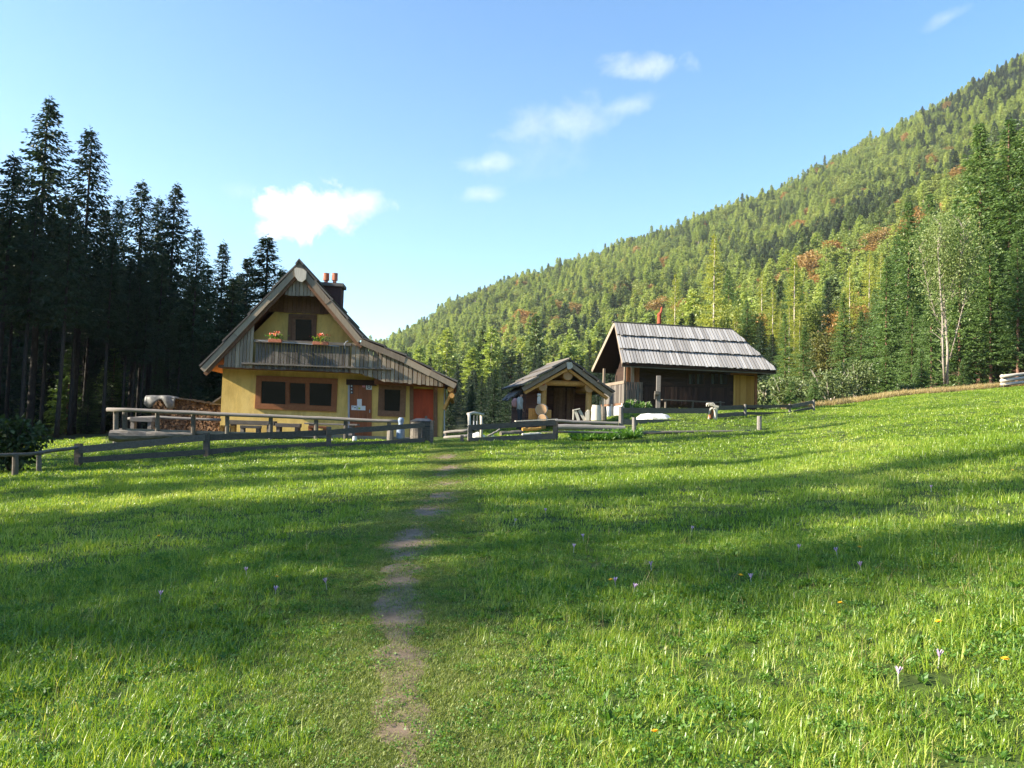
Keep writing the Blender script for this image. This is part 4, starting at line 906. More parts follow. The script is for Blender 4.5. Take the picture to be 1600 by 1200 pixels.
for x in (509.5, 522.8):
    c = HF.W(x, 441.5, co+.4); p = MB(); p.tube([c, c+Vector((0, 0, .08)), c+Vector((0, 0, .1)), c+Vector((0, 0, .42)), c+Vector((0, 0, .44))], [.09, .09, .145, .135, .15], 14); p.build('chimney_pot', terra, cho, smooth=False)
# balcony plants
for i, (x, y, wd) in enumerate([(430, 528, .34), (501, 532, .40)]):
    c = HF.W(x, y+7, -1.2); t = thing('flower_box', c, ['red and pink geraniums in a box at the left end of the balcony rail', 'red geraniums in a box at the right end of the balcony rail'][i], 'flower box', 'flower boxes on the balcony rail')
    b = MB(); b.box(c+Vector((0, 0, .07)), wd*1.6, .16, .14, HF.t); b.build('planter', terra, t, bevel=.01)
    nn = 130; C = np.stack([rs.normal(size=nn)*wd*.42, rs.normal(size=nn)*.06, rs.uniform(.12, .34, nn)], 1); D = rs.normal(size=(nn, 3))+[0, -.3, .4]; Ln = rs.uniform(.06, .10, nn)
    o = bpy.data.objects.new('foliage', leafmesh('foliage', C, D, Ln, Ln*.8, weed_m)); COL.objects.link(o); o.parent = t
    nn = 60; C = np.stack([rs.normal(size=nn)*wd*.4, rs.normal(size=nn)*.07-.05, rs.uniform(.26, .46, nn)], 1); Ln = rs.uniform(.05, .08, nn)
    global_red = bpy.data.materials.get('geranium_red') or solid('geranium_red', [(.65, .06, .03), (.8, .16, .08), (.8, .4, .35)], (1, 1, 1), 3, rnd=.9, bump=0)
    o = bpy.data.objects.new('blossom', leafmesh('blossom', C, rs.normal(size=(nn, 3)), Ln, Ln*.9, global_red)); COL.objects.link(o); o.parent = t
# ================================================================ dark hut
DF = Frame(P(998, 632, 42.5), 10)
hut = thing('dark_hut', DF.w(3, 0, 2.9), 'dark-stained log cabin with silver three-tier board roof and corner porch', 'hut')
LD = DF.L
wl, wr = 0.0, LD(1183, 600)[0]; zb = 2.6
ze = LD(1085, 573, 0)[1]
hb = MB()      # walls of stacked squared logs
nlog = 15
for i in range(nlog):
    z0 = zb+(ze-zb)*i/nlog; z1 = zb+(ze-zb)*(i+1)/nlog; o_ = .0 if i % 2 else .012
    ext(hb, DF, [(wl, z0), (wr, z0), (wr, z1-.004), (wl, z1-.004)], o_, 4.3-o_)
hb.build('log_wall', dark_log, hut)
BL = DF.W(972, 568, -.95); BR = DF.W(1213, 580, -.95); TL = DF.W(960, 504, 1.95); TR = DF.W(1142, 515, 1.95)
e = (BR-BL).normalized(); Wd = (BR-BL).length; U = TL-BL; wrd = (TR-TL).dot(e); nrm = e.cross(U).normalized(); nrm = nrm if nrm.z > 0 else -nrm
sag = (TR-TL-e*wrd)
def rp(x, t, hgt): return BL+e*x+U*(1-t)+nrm*hgt+sag*(1-t)*(x/Wd)
rm = MB(); tiers = [0, .335, .665, 1.0]
hipx = lambda t: wrd+(Wd-wrd)*t
for ti in range(3):
    ta, tb = tiers[ti], tiers[ti+1]; x = -.02
    while x < hipx(tb)+.02:
        w = random.uniform(.15, .20); x1 = x+w*.76
        tl = max(ta, (x-wrd)/(Wd-wrd)) if x > wrd else ta; tr = max(ta, (x1-wrd)/(Wd-wrd)) if x1 > wrd else ta
        if tl < tb-.01 and tr < tb:
            lo = .11+random.uniform(0, .02); j = random.uniform(-.012, .006)
            hh_ = lambda t: .02+lo*((t-ta)/(tb-ta)); te = tb+.03+j
            q = [rp(x, te, hh_(tb)), rp(x1, te, hh_(tb)), rp(x1, tr, hh_(tr)), rp(x, tl, hh_(tl))]
            rm.prism(q, nrm*.028)
        x += w
ro = rm.build('roof', roofb, hut)
dk = MB()   # solid roof planes under the boards
bk = lambda p: p+DF.b*(2*(TL-BL).dot(DF.b))
BLb = BL+DF.b*5.7; BRb = BR+DF.b*5.7
for poly in ([BL, BR, TR, TL], [BLb, TL, TR, BRb], [BR, BRb, TR]):
    dk.prism([p-Vector((0, 0, .02)) for p in poly], (0, 0, -.09))
dk.build('roof_boarding', dark_wood, hut)
rr_ = MB(); rr_.beam(TL+Vector((0, 0, .04))-e*.1, TR+Vector((0, 0, .04)), .22, .05); rr_.beam(TR+Vector((0, 0, .03)), BR+Vector((0, 0, .07)), .16, .05); rr_.build('ridge_board', grey_h, hut)
bb = MB(); bb.beam(TL+e*.02-Vector((0, 0, .05)), BL+e*.02-Vector((0, 0, .02)), .04, .17); bb.beam(TL-Vector((0, 0, .05)), BLb-Vector((0, 0, .02)), .04, .2); bb.build('bargeboard', warm_v, hut)
ev = MB(); ev.beam(BL-Vector((0, 0, .10))+DF.b*.05, BR-Vector((0, 0, .10))+DF.b*.05, .04, .13); ev.build('eaves_board', grey_h, hut)
gw = MB()    # shaded gable wall above the porch
gw.prism([DF.w(wl+.02, .1, ze-.1), DF.w(wl+.02, 3.9, ze-.1), DF.w(wl+.02, 2.0, TL.z-.25)], DF.a*.2); gw.build('gable_wall', dark_wood, hut)
sb = MB(); boards(sb, DF, [LD(979, 598, -.02), LD(1000, 599, -.02)], [LD(979, 569, -.02), LD(1000, 570, -.02)], -.03, .18); so_ = sb.build('shutter_panel', red_wood, hut)
s2 = MB(); ext(s2, DF, quad(DF, 986, 569, 991, 599, -.05), -.05, -.035); s2.build('grey_board', grey_v, so_)
ps = MB()
pL = LD(977, 600, 0)[0]
for (s, o_) in ((pL, 0), (pL, 3.9)): ps = MB(); ext(ps, DF, [(s-.06, 2.9), (s+.06, 2.9), (s+.06, ze), (s-.06, ze)], o_, o_+.12); ps.build('porch_post', warm_v, hut)
pf = MB(); fl = LD(990, 630, 0)[1]
ext(pf, DF, [(pL-.1, fl-.12), (wl-.005, fl-.12), (wl-.005, fl), (pL-.1, fl)], -.03, 4.2); pf.build('porch_floor', brown_wood, hut)
pr = MB(); boards(pr, DF, [LD(979, 629, -.05), LD(1005, 629, -.05)], [LD(979, 596.5, -.05), LD(1005, 597.5, -.05)], -.06, .14, gap=.03, jag=.05)
SD = Frame(DF.w(pL-.08, 4.0, 0), 10-90)   # side parapet, seen from the left
boards(pr, SD, [(0, fl), (4.05, fl)], [(0, fl+1.12), (4.05, fl+1.12)], 0, .17, gap=.012)
pr.build('porch_parapet', grey_v, hut)
prt = MB(); prt.beam(SD.w(0, .02, fl+1.1), SD.w(4.1, .02, fl+1.1), .1, .16); prt.build('parapet_rail', warm_v, hut)
fd = MB()
for (o0, o1) in ((.15, 1.75), (2.0, 3.8)):
    c = DF.w(pL+.25, (o0+o1)/2, fl-.62); fd.box(c, .7, o1-o0, 1.0, DF.t)
ext(fd, DF, [(pL, 2.0), (wr, 2.0), (wr, 2.75), (pL, 2.75)], .1, 4.2)
fd.build('foundation', lime, hut, bevel=.06)
fp = MB(); c = DF.w(pL-.1, 1.87, fl-.6); fp.box(c, .14, .2, 1.15, DF.t); fp.box(DF.w(pL-.1, 0.0, fl-.6), .14, .2, 1.15, DF.t); fp.build('porch_pier', pale_wood, hut)
dd = MB(); boards(dd, DF, [LD(1146, 634, -.05), LD(1179, 635, -.05)], [LD(1146, 586, -.05), LD(1179, 587.5, -.05)], -.055, .1, th=.05, jag=0); ddo = dd.build('door', golden, hut); ddo['label'] = 'golden plank door'
df_ = MB(); ext(df_, DF, quad(DF, 1142, 583, 1183, 586, -.07), -.07, -.003); ext(df_, DF, quad(DF, 1179.3, 586.2, 1183.5, 634, -.06), -.06, -.003); df_.build('door_frame', red_wood, ddo)
for (x0, x1) in ((1074, 1101), (1109, 1138)):
    b = MB(); ext(b, DF, quad(DF, x0, 582.5, x1, 602, -.03), -.03, -.003); fo = b.build('window', dark_wood, hut)
    g = MB(); m3 = (x0+x1)/2; ext(g, DF, quad(DF, x0+2, 584.5, m3-1, 600, -.035), -.035, -.031); ext(g, DF, quad(DF, m3+1, 584.5, x1-2, 600.5, -.035), -.035, -.031); g.build('window_pane', glass, fo)
    c_ = MB(); ext(c_, DF, quad(DF, x0+3, 585, x0+6, 600, -.037), -.037, -.0355); ext(c_, DF, quad(DF, m3+2, 585, m3+5, 600, -.037), -.037, -.0355); c_.build('curtain', solid('dim_curtain', [(.05, .055, .05), (.10, .11, .10)], (1, 1, 1), 3, bump=0), fo)
lp = MB(); boards(lp, DF, [LD(1006, 632, -.02), LD(1141, 634, -.02)], [LD(1006, 604, -.02), LD(1141, 606, -.02)], -.03, .17); lp.build('plank_cladding', dark_wood, hut)
bn = thing('long_bench', DF.w(3, -.45, 3.05), 'long thin board bench along the front wall of the dark hut', 'bench')
b = MB(); b.beam(DF.W(1034, 624.5, -.45), DF.W(1131, 629, -.45), .3, .05); b.build('seat', grey_h, bn)
b = MB()
for x in (1040, 1082, 1125): p = DF.W(x, 627, -.45); q = Vector((p.x, p.y, h(p.x, p.y)-.1)); b.beam(q, p, .06, .2, DF.b)
b.build('leg', grey_h, bn)
cp = MB(); c = P(1030, 503, (TL.y+TR.y)/2+.05); c.z -= .1
cp.tube([c, c+Vector((0, 0, .42)), c+Vector((.0, 0, .5)), c+Vector((.03, 0, .62))], [.13, .10, .13, .07], 12); cpo = cp.build('chimney_pipe', red_pot, hut)
c2 = MB(); c2.tube([c+Vector((.03, 0, .5)), c+Vector((.1, 0, .7)), c+Vector((.14, 0, .95))], [.055, .07, .05], 8); c2.tube([c+Vector((-.05, 0, .58)), c+Vector((.12, 0, .66))], [.03, .05], 8); c2.build('chimney_cowl', red_pot, cpo)
# ================================================================ small log shelter
SF = Frame(P(850, 657, 37.3), 11); LS = SF.L
sh = thing('log_shelter', SF.w(1.2, 1.5, 1.75), 'small open-fronted log shelter with low mossy gable roof', 'shelter')
f1 = -.55
pk = LS(889, 559, f1); le = LS(815, 601, f1); re = LS(957, 611, f1)
rf = MB(); wb = MB(); se = MB()
for a, b in ((pk, le), (pk, re)):
    for c in range(3):
        p = lerp2(a, b, c/3); q = lerp2(a, b, (c+1)/3+.03); dx, dz = q[0]-p[0], q[1]-p[1]; l = math.hypot(dx, dz); n = (-dz/l, dx/l); n = n if n[1] > 0 else (-n[0], -n[1])
        for i in range(8):
            o0 = f1-.05*random.random()+i*.6 if i else f1-.1-.04*c
            ext(rf, SF, [(p[0]-n[0]*.02, p[1]-n[1]*.02), (q[0]+n[0]*.05, q[1]+n[1]*.05), (q[0]-n[0]*.03, q[1]-n[1]*.03), (p[0]-n[0]*.1, p[1]-n[1]*.1)], o0 if i else f1-.1-.04*c, f1+(i+1)*.6)
    a2, b2 = v(a, .13), v(b, .13); strip(se, SF, a2, b2, .2, f1-.04, f1+.02)
    a2, b2 = v(a, .44), v(b, .40); b3 = lerp2(a2, b2, .93); strip(wb, SF, a2, b3, .13, f1+.1, f1+.3)
rf.build('roof', roofd, sh); se.build('bargeboard', warm_v, sh); wb.build('rafter', log_warm, sh)
rdg = MB(); c = SF.w(pk[0], f1-.08, pk[1]); rdg.tube([c+Vector((0, 0, -.05))-SF.b*.1, c+SF.b*4.4], .055, 8); rdg.build('ridge_pole', grey_h, sh)
ro_ = MB(); ext(ro_, SF, [LS(x, y, f1) for x, y in [(884.5, 566), (893, 566), (894.5, 573), (891, 577), (886, 577)]], f1-.08, f1-.045); ro_.build('gable_ornament', pale_wood, sh)
def logs(name, mat, items, parent, endm=log_end):
    for it in items:
        b = MB(); b.tube(it[0], it[1], 14); o = b.build(name, mat, parent, smooth=False); e_ = MB()
        p, q = Vector(it[0][0]), Vector(it[0][-1]); d = (p-q).normalized(); e_.tube([p+d*.004, p+d*.012], it[1]*.93, 14); e_.build('cut_end', endm, o)
items = []
for (x, y, r_) in ((887.5, 586.5, .235), (848, 604, .215), (921.5, 606.5, .22)):
    c = SF.W(x, y, -.3); items.append(([c, c+SF.b*4.1], r_))
logs('purlin', log_warm, items, sh)
rdm = MB()
for (x, y, dx) in ((849, 600, .02), (924, 604, .03)):
    c = SF.W(x, y, -.32); rdm.tube([c, c-SF.b*.012], .075, 10)
rdm.build('painted_mark', solid('faded_red_paint', [(.42, .09, .06), (.5, .14, .1)], (1, 1, 1), 3), sh)
tb = MB(); tb.tube([SF.W(840, 597.5, 0), SF.W(930, 600.5, 0)], .135, 12); tb.build('tie_beam', log_warm, sh)
pp = MB()
for (x, y0) in ((849.5, 606), (920, 612)):
    t_ = SF.W(x, y0, .02); pp.tube([Vector((t_.x, t_.y, h(t_.x, t_.y)-.2)), t_], [.16, .14], 12)
pp.build('post', log_warm, sh)
def szb(x): return LS(x, 657, 0)[0]
sw = MB(); zg = 1.5; zt = LS(850, 606, 0)[1]
nl_ = 12
for i in range(nl_):
    z0 = zg+(zt-zg)*i/nl_; z1 = zg+(zt-zg)*(i+1)/nl_-.006; o_ = .012*(i % 2)
    ext(sw, SF, [(szb(822), z0), (szb(845), z0), (szb(845), z1), (szb(822), z1)], .12+o_, 3.6-o_)
    ext(sw, SF, [(szb(846), z0), (szb(936), z0), (szb(936), z1), (szb(846), z1)], 1.5+o_, 3.55-o_)
sw.build('wall', solid('red_brown_logs', [(.07, .028, .018), (.13, .055, .035), (.2, .09, .055)], (1, 5, 5), 3, rnd=.5), sh)
gt = MB(); ext(gt, SF, [(szb(822), zt), (szb(936), zt), (pk[0], pk[1]-.5)], 1.45, 1.6); gt.build('gable_infill', dark_wood, sh)
dr = MB(); boards(dr, SF, [LS(864, 660, 1.42), LS(884, 660, 1.42)], [LS(864, 606, 1.42), LS(884, 606, 1.42)], 1.42, .16, jag=0); boards(dr, SF, [LS(884.6, 660, 1.42), LS(898, 660, 1.42)], [LS(884.6, 606, 1.42), LS(898, 606, 1.42)], 1.40, .16, jag=0); dr.build('door', brown_wood, sh)
lt = MB(); a, b = LS(819, 602, .8), LS(796, 625, .8)
for i in range(5): strip(lt, SF, lerp2(a, b, 0), lerp2(a, b, [.75, 1, .8, .95, .9][i]), .06, .8+i*.5, 1.28+i*.5)
lt.build('side_roof', roofd, sh)
# ================================================================ terrace, fences, things in the yard
def up_(p, dz): return Vector((p[0], p[1], p[2]+dz))
tr = MB(); TZ = 1.06
A_ = P(188, 660, 31.4); B_ = P(642, 672, 31.6); C_ = HF.w(-.3, .0, 0); D_ = HF.w(-14.6, .0, 0)
tr.prism([Vector((q.x, q.y, TZ)) for q in (A_, B_, HF.w(-1.6, -.003, 0), HF.w(-9.2, -.003, 0), HF.w(-9.55, 3, 0), HF.w(-14.8, 3, 0))], (0, 0, -.45)); 
deck = struct(tr.build('terrace_floor', grey_h))
db = MB(); db.beam(Vector((A_.x, A_.y-.03, TZ+.02)), Vector((B_.x, B_.y-.03, TZ+.02)), .05, .12)
te = thing('terrace_edging', (A_.x, A_.y, TZ), 'long thin grey board edging the raised terrace', 'edging board'); db.build('edge_board', rail_w, te)
def fence(name, label, cat='fence', loc=None): return thing(name, loc, label, cat)
def gpost(mb, px, d, topy, w=.13, round_=True, sink=.25, lean=0, dx=0):
    g = gp(px, d); t = P(px+lean, topy, d); mb_ = MB()
    if round_: mb_.tube([g-Vector((0, 0, sink)), g.lerp(t, .5), t], [w/2*1.05, w/2, w/2*.95], 9, wob=.05)
    else: mb_.beam(g-Vector((0, 0, sink)), t, w, w*.8, (0, 1, 0))
    return mb_
def posts(fr, mat, lst, rnd=True):
    for (px, d, ty, w) in lst: gpost(None, px, d, ty, w, rnd).build('post', mat, fr)
def plank(fr, mat, pts, tpx0, tpx1=None, th=.035, name='rail', dz=0, dy=0):
    """plank through picture points (px, centre py, depth), tpx pixels wide"""
    tpx1 = tpx1 or tpx0
    b = MB()
    for i in range(len(pts)-1):
        a = P(*pts[i])+Vector((0, dy, 0)); c = P(*pts[i+1])+Vector((0, dy, 0)); ta = tpx0*pts[i][2]/F; tb = tpx1*pts[i+1][2]/F
        n_ = 6; d = (c-a); nn = Vector((d.y, -d.x, 0)).normalized()*th/2; vs = []
        for k in range(n_+1):
            q = a.lerp(c, k/n_); t = (ta+(tb-ta)*k/n_)*random.uniform(.94, 1.04); q = q+Vector((0, 0, random.uniform(-.008, .008)))
            vs += [q+nn+Vector((0, 0, t/2)), q-nn+Vector((0, 0, t/2)), q-nn-Vector((0, 0, t/2)), q+nn-Vector((0, 0, t/2))]
        fs = [(0, 1, 2, 3), (4*n_+3, 4*n_+2, 4*n_+1, 4*n_)]
        for k in range(n_):
            for j in range(4): fs.append((4*k+j, 4*k+4+j, 4*k+4+(j+1) % 4, 4*k+(j+1) % 4))
        b.add(vs, fs)
    return b.build(name, mat, fr)
def pole(fr, mat, pts, rpx, name='rail', end=1.0):
    b = MB(); pp = [P(*p) for p in pts]; q = []
    for i in range(len(pp)-1):
        for k in range(4): q.append(pp[i].lerp(pp[i+1], k/4)+Vector((0, 0, random.uniform(-.012, .012))))
    q.append(pp[-1]); m = len(q); r0_ = rpx*pts[0][2]/F
    b.tube(q, [r0_*(1+(end-1)*i/(m-1))*random.uniform(.95, 1.05) for i in range(m)], 10); return b.build(name, mat, fr, smooth=True)
# lower plank fence, left to gate
fA = fence('plank_fence', 'dark weathered two-board fence running from the left along the front of the terrace', loc=gp(320, 26))
posts(fA, dark_fence, [(123, 24, 693, .19), (323, 26, 676, .17), (514, 28, 667, .15), (656, 29.5, 662, .12), (675, 29.6, 657, .10)], False)
def fbay(x0, x1, d0, d1, yt0, yt1, yb0, yb1, w0, w1, dy):
    plank(fA, dark_fence, [(x0, yt0, d0), (x1, yt1, d1)], w0, w1, dy=dy); plank(fA, dark_fence, [(x0, yb0, d0), (x1, yb1, d1)], w0*.8, w1*.8, dy=dy)
fbay(126, 323, 24, 26, 703, 683.5, 719, 706, 11.5, 10, -.14); fbay(321, 516, 26, 28, 684, 676, 706, 694, 10, 9, .12); fbay(512, 664, 28, 29.5, 676, 664, 698, 687, 9, 7.5, -.14)
fB = fence('rail_fence', 'thin single-rail fence of grey poles at the left edge beside the round bush', loc=gp(60, 21.5))
posts(fB, grey_h, [(24, 20.6, 711, .15), (61, 21.6, 708, .13)])
pole(fB, grey_h, [(-30, 714, 19.8), (24, 710.5, 20.6), (66, 708, 21.7)], 3); pole(fB, grey_h, [(58, 708, 21.5), (120, 699, 23.8)], 3)
# terrace railing
fC = fence('terrace_railing', 'round-pole railing with pale top rail along the terrace of the yellow house', loc=P(400, 680, 31.3))
posts(fC, grey_h, [(181, 31.2, 643, .2), (195, 31.4, 643, .2), (246, 31.3, 645, .18), (302, 31.3, 647, .18), (355, 31.3, 649, .17), (423, 31.3, 653, .17), (494, 31.3, 656, .17), (540, 31.3, 657, .17), (608, 31.3, 656, .17)])
pole(fC, rail_w, [(167, 639.5, 31), (300, 645, 31.1), (450, 651.5, 31.2), (560, 656, 31.2), (622, 658.5, 31.2)], 3.3, end=.8)
pole(fC, rail_w, [(197, 654, 32.6), (246, 652, 32.6), (345, 656, 32.8)], 2.2)
# long lying log at the left terrace corner
lg = MB(); g0 = P(172, 681, 29.6); g1 = P(300, 680, 30.2); pts = [g0.lerp(g1, k/9)+Vector((0, 0, random.uniform(-.02, .02))) for k in range(10)]
lg.tube(pts, [.21, .22, .21, .19, .17, .15, .13, .11, .09, .07], 12, wob=.12); tag(lg.build('lying_log', grey_h, smooth=False), 'thick rough grey log lying below the left corner of the terrace railing', 'log')
# furniture on the terrace
def bench(name, label, px0, px1, py, d, tpx, h_, w, mat, leg='leg', grp=None, cat='bench'):
    a = P(px0, py, d); b_ = P(px1, py+(px1-px0)*.03, d+.1); z = TZ; t = thing(name, (a.lerp(b_, .5).x, a.y, z), label, cat, grp)
    b = MB(); b.beam(a, b_, w, tpx*d/F); b.build('top' if cat == 'table' else 'seat', mat, t, bevel=.01)
    for k in (.12, .88):
        p = a.lerp(b_, k); b = MB(); b.beam((p.x, p.y, z), (p.x, p.y, p.z-tpx*d/F/2), w*.8, .14, (1, 0, 0)); b.build('leg', mat, t)
bench('log_table', 'long dark half-log table on the terrace, under the big three-part window', 356, 431, 659.5, 33.2, 7, .7, .5, grey_h, cat='table')
bench('log_bench', 'dark half-log bench in front of the long half-log table', 376, 408, 666.5, 32.2, 4.5, .4, .3, grey_h)
bench('log_table', 'dark half-log table further right on the terrace, below the window corner', 432, 470, 664, 33.3, 6, .7, .5, dark_fence, cat='table')
bench('picnic_table', 'thin-topped grey picnic table in front of the entrance door', 478, 560, 661.5, 33.2, 2.4, .7, .7, rail_w, cat='table')
bench('bench', 'low brown bench beside the picnic table', 482, 512, 667, 32.4, 3.5, .4, .3, red_wood)
bench('bench', 'pale low bench under the left end of the terrace railing', 205, 240, 655, 32.2, 7, .4, .3, rail_w)
bench('bench', 'small plank seat of yellowish wood near the left house corner', 345, 368, 666, 33.0, 3, .3, .3, golden)
def lathe(name, px, d, pyb, prof, mat, label, cat, n=16, smooth=True, tilt=0, group=None):
    """turned thing: prof = [(radius px, height px above pyb)]"""
    c = P(px, pyb, d); k = d/F; b = MB(); b.tube([c+Vector((tilt*hh*k, 0, hh*k)) for r_, hh in prof], [max(.001, r_*k) for r_, hh in prof], n); o = b.build(name, mat, smooth=smooth); tag(o, label, cat, group); return o
# big tub and milk churn by the gate
tub = thing('wooden_tub', P(660, 697, 30.4), 'large grey weathered wooden tub with dark lid beside the gate', 'tub')
b = MB(); c = P(658.5, 696, 30.6); k = 30.6/F
for i in range(22):
    t0 = 2*math.pi*i/22; t1 = 2*math.pi*(i+.94)/22; vs = []
    for (r_, z) in ((18.5, 0), (18.3, 36.5)):
        for q in (t0, t1):
            for rr2 in (r_*k, r_*k-.04): vs.append(c+Vector((math.cos(q)*rr2, math.sin(q)*rr2, z*k)))
    b.add(vs, [(0, 2, 6, 4), (1, 5, 7, 3), (0, 4, 5, 1), (2, 3, 7, 6), (4, 6, 7, 5), (0, 1, 3, 2)])
b.build('stave', grey_h, tub)
b = MB(); 
for z in (7, 30): 
    for i in range(24): t0, t1 = 2*math.pi*i/24, 2*math.pi*(i+1)/24; r_ = 18.9*k; b.beam(c+Vector((math.cos(t0)*r_, math.sin(t0)*r_, z*k)), c+Vector((math.cos(t1)*r_, math.sin(t1)*r_, z*k)), .01, .04)
b.build('hoop', metal_d, tub)
b = MB(); b.tube([c+Vector((0, 0, 36.6*k)), c+Vector((0, 0, 38*k)), c+Vector((0, 0, 42*k))], [19.2*k, 19.2*k, 10*k], 20); b.build('lid', plastic_d, tub)
b = MB(); q = c+Vector((6*k, -3*k, 41*k)); b.box(q+Vector((0, 0, .06)), .1, .04, .12); b.build('handle', metal_d, tub)
lathe('milk_churn', 625.5, 31.0, 686, [(6.6, 0), (6.8, 2), (6.2, 16), (4.4, 22), (3.4, 24), (4.6, 27), (4.8, 31), (3, 33.5)], blue_m, 'blue-grey milk churn beside the large wooden tub', 'milk churn')
lathe('stump', 610, 30.8, 690, [(6, 0), (5, 9), (4.2, 18)], grey_h, 'slim grey stump left of the milk churn', 'stump', 9, False)
lathe('bucket', 554, 30.6, 692, [(3.8, 0), (3.8, .5), (3.2, 9.5), (3.3, 10)], white_m, 'small white upturned bucket behind the plank fence', 'bucket')
# firewood and tarpaulin left of the house
g0 = P(235, 672, 37.5); g1 = P(346, 672, 36.8); fz0 = TZ-.3; b = MB(); ax = (g1-g0); nx = 40
tops = lambda u: P(0, np.interp(u, [0, .3, .55, .75, 1], [628, 624, 625, 629, 634]), 37).z+.55
tops = lambda u: P(235+111*u, np.interp(u, [0, .3, .55, .75, 1], [622, 623, 625, 629, 634]), 37.2).z
for i in range(nx):
    u = (i+.5)/nx; z = fz0; zt = tops(u)-.03
    while z < zt:
        hh = random.uniform(.06, .11); p = g0.lerp(g1, u); dy = random.uniform(-.05, .05)
        nsd = random.choice([3, 3, 4, 5]); t0 = random.uniform(0, 6); c = Vector((p.x+random.uniform(-.02, .02), p.y+dy, z+hh/2)); poly = [c+Vector((math.cos(t0+6.283*q/nsd)*hh*.62, 0, math.sin(t0+6.283*q/nsd)*hh*.6)) for q in range(nsd)]
        b.prism(poly, (0, .35, 0)); z += hh*.86
o = tag(b.build('firewood_pile', split_w, org=(g0.x+1.5, g0.y, fz0)), 'long stacked pile of split firewood left of the yellow house', 'firewood', None, 'stuff')
b = MB(); n1, n2 = 16, 7; vs = []; fs = []
for i in range(n1+1):
    for j in range(n2+1):
        u = i/n1; w_ = j/n2; px = 231+47*u; zt = P(px, np.interp(u, [0, .7, 1], [618.5, 618.5, 622]), 37.2).z
        y = 37.2-.25+(.75 if w_ > .35 else .0)*(w_-.35)/.65; z = zt-(0 if w_ > .35 else (.35-w_)/.35*(.38+.2*math.sin(u*9)))+random.uniform(-.02, .02); vs.append(P(px, 620, 37.2)*0+Vector((P(px, 620, 37.2).x, y-.12*(1-w_)+.05*math.sin(u*14+w_*5), z)))
for i in range(n1):
    for j in range(n2): q = i*(n2+1)+j; fs.append((q, q+1, q+n2+2, q+n2+1))
b.add(vs, fs); o = b.build('tarpaulin', tarp_g, smooth=True); o.modifiers.new('thick', 'SOLIDIFY').thickness = .012; tag(o, 'crumpled grey tarpaulin draped over the left end of the firewood pile', 'tarpaulin')
b = MB(); 
for i in range(6): p = g0.lerp(g1, .38+.11*i); b.beam(Vector((p.x-.3, p.y-.1, tops(.38+.11*i)+.02)), Vector((p.x+.4, p.y+.1, tops(min(1, .46+.11*i))+.03)), .5, .03)
tag(b.build('cover_boards', grey_h), 'loose grey boards laid along the top of the firewood pile', 'boards')
# lean-to roof at the left wall of the house
ls_ = thing('wood_shed_roof', HF.w(-9.9, 3, 1), 'small sloping board roof leaning against the left wall of the yellow house', 'lean-to')
b = MB(); b.prism([P(346, 618, 38.5), P(326, 632, 38.5), P(326, 635, 38.5), P(346, 621, 38.5)], (0, 2, 0)); b.build('roof_board', grey_h, ls_)
b = MB(); q = P(329, 634, 38.6); b.beam(Vector((q.x, q.y, h(q.x, q.y))), q, .1, .1, (0, 1, 0)); b.build('post', grey_h, ls_)
# gate: pale frame, low rails
gt_ = thing('gate_frame', gp(734, 30.6), 'pale peeled-pole gate frame standing open beside the path', 'gate')
for (x, d, yt, yb, w) in ((733, 30.6, 646, 702, 5.0), (752, 31.6, 648, 700, 4.6)):
    a = gp(x, d); b = MB(); t = P(x, yt, d); b.tube([a-Vector((0, 0, .2)), a.lerp(t, .5)+Vector((.01, 0, 0)), t], [w*d/F*.55, w*d/F*.5, w*d/F*.48], 10); b.build('post', pale_wood, gt_, smooth=True)
b = MB(); b.tube([P(731, 647, 30.6), P(740, 645, 31), P(755, 648, 31.6)], .055, 9); b.build('crossbar', pale_wood, gt_, smooth=True)
b = MB()
for x in (740.5, 745.5): p = P(x, 649, 31.2); b.tube([p, P(x, 664, 31.2)], .008, 5); b.tube([P(x, 658, 31.2), P(x, 664, 31.2)], .03, 8)
b.build('hanging_bell', metal_g, gt_)
fD = fence('pole_fence', 'short low fence of two round poles between the yellow house and the gate frame', loc=gp(712, 33))
pole(fD, rail_w, [(694, 676, 33.6), (733, 672, 33.2)], 2.4); pole(fD, rail_w, [(694, 684, 33.4), (733, 681, 33)], 2.6); posts(fD, grey_h, [(697, 33.5, 676, .1)])
th_ = MB(); th_.beam(P(676, 697, 30), P(770, 691, 30.4), .22, .07); tag(th_.build('threshold_plank', rail_w), 'grey plank lying across the path at the gate', 'plank')
st_ = MB(); st_.box(P(697, 691, 31.3), .4, .3, .2); tag(st_.build('step_block', dark_fence, bevel=.01), 'small dark block beside the path just inside the gate', 'block')
# plank fence right of the gate
fE = fence('plank_fence', 'dark two-board fence between the gate and the log shelter', loc=gp(800, 30))
posts(fE, dark_fence, [(735, 29.8, 664, .16), (722, 29.7, 680, .12), (868, 30.4, 658, .19)], False)
plank(fE, dark_fence, [(735, 668, 29.8), (868, 660.5, 30.4)], 8.5, 7.5, dy=-.12); plank(fE, dark_fence, [(735, 688.5, 29.8), (868, 681, 30.4)], 8.5, 9, dy=-.12)
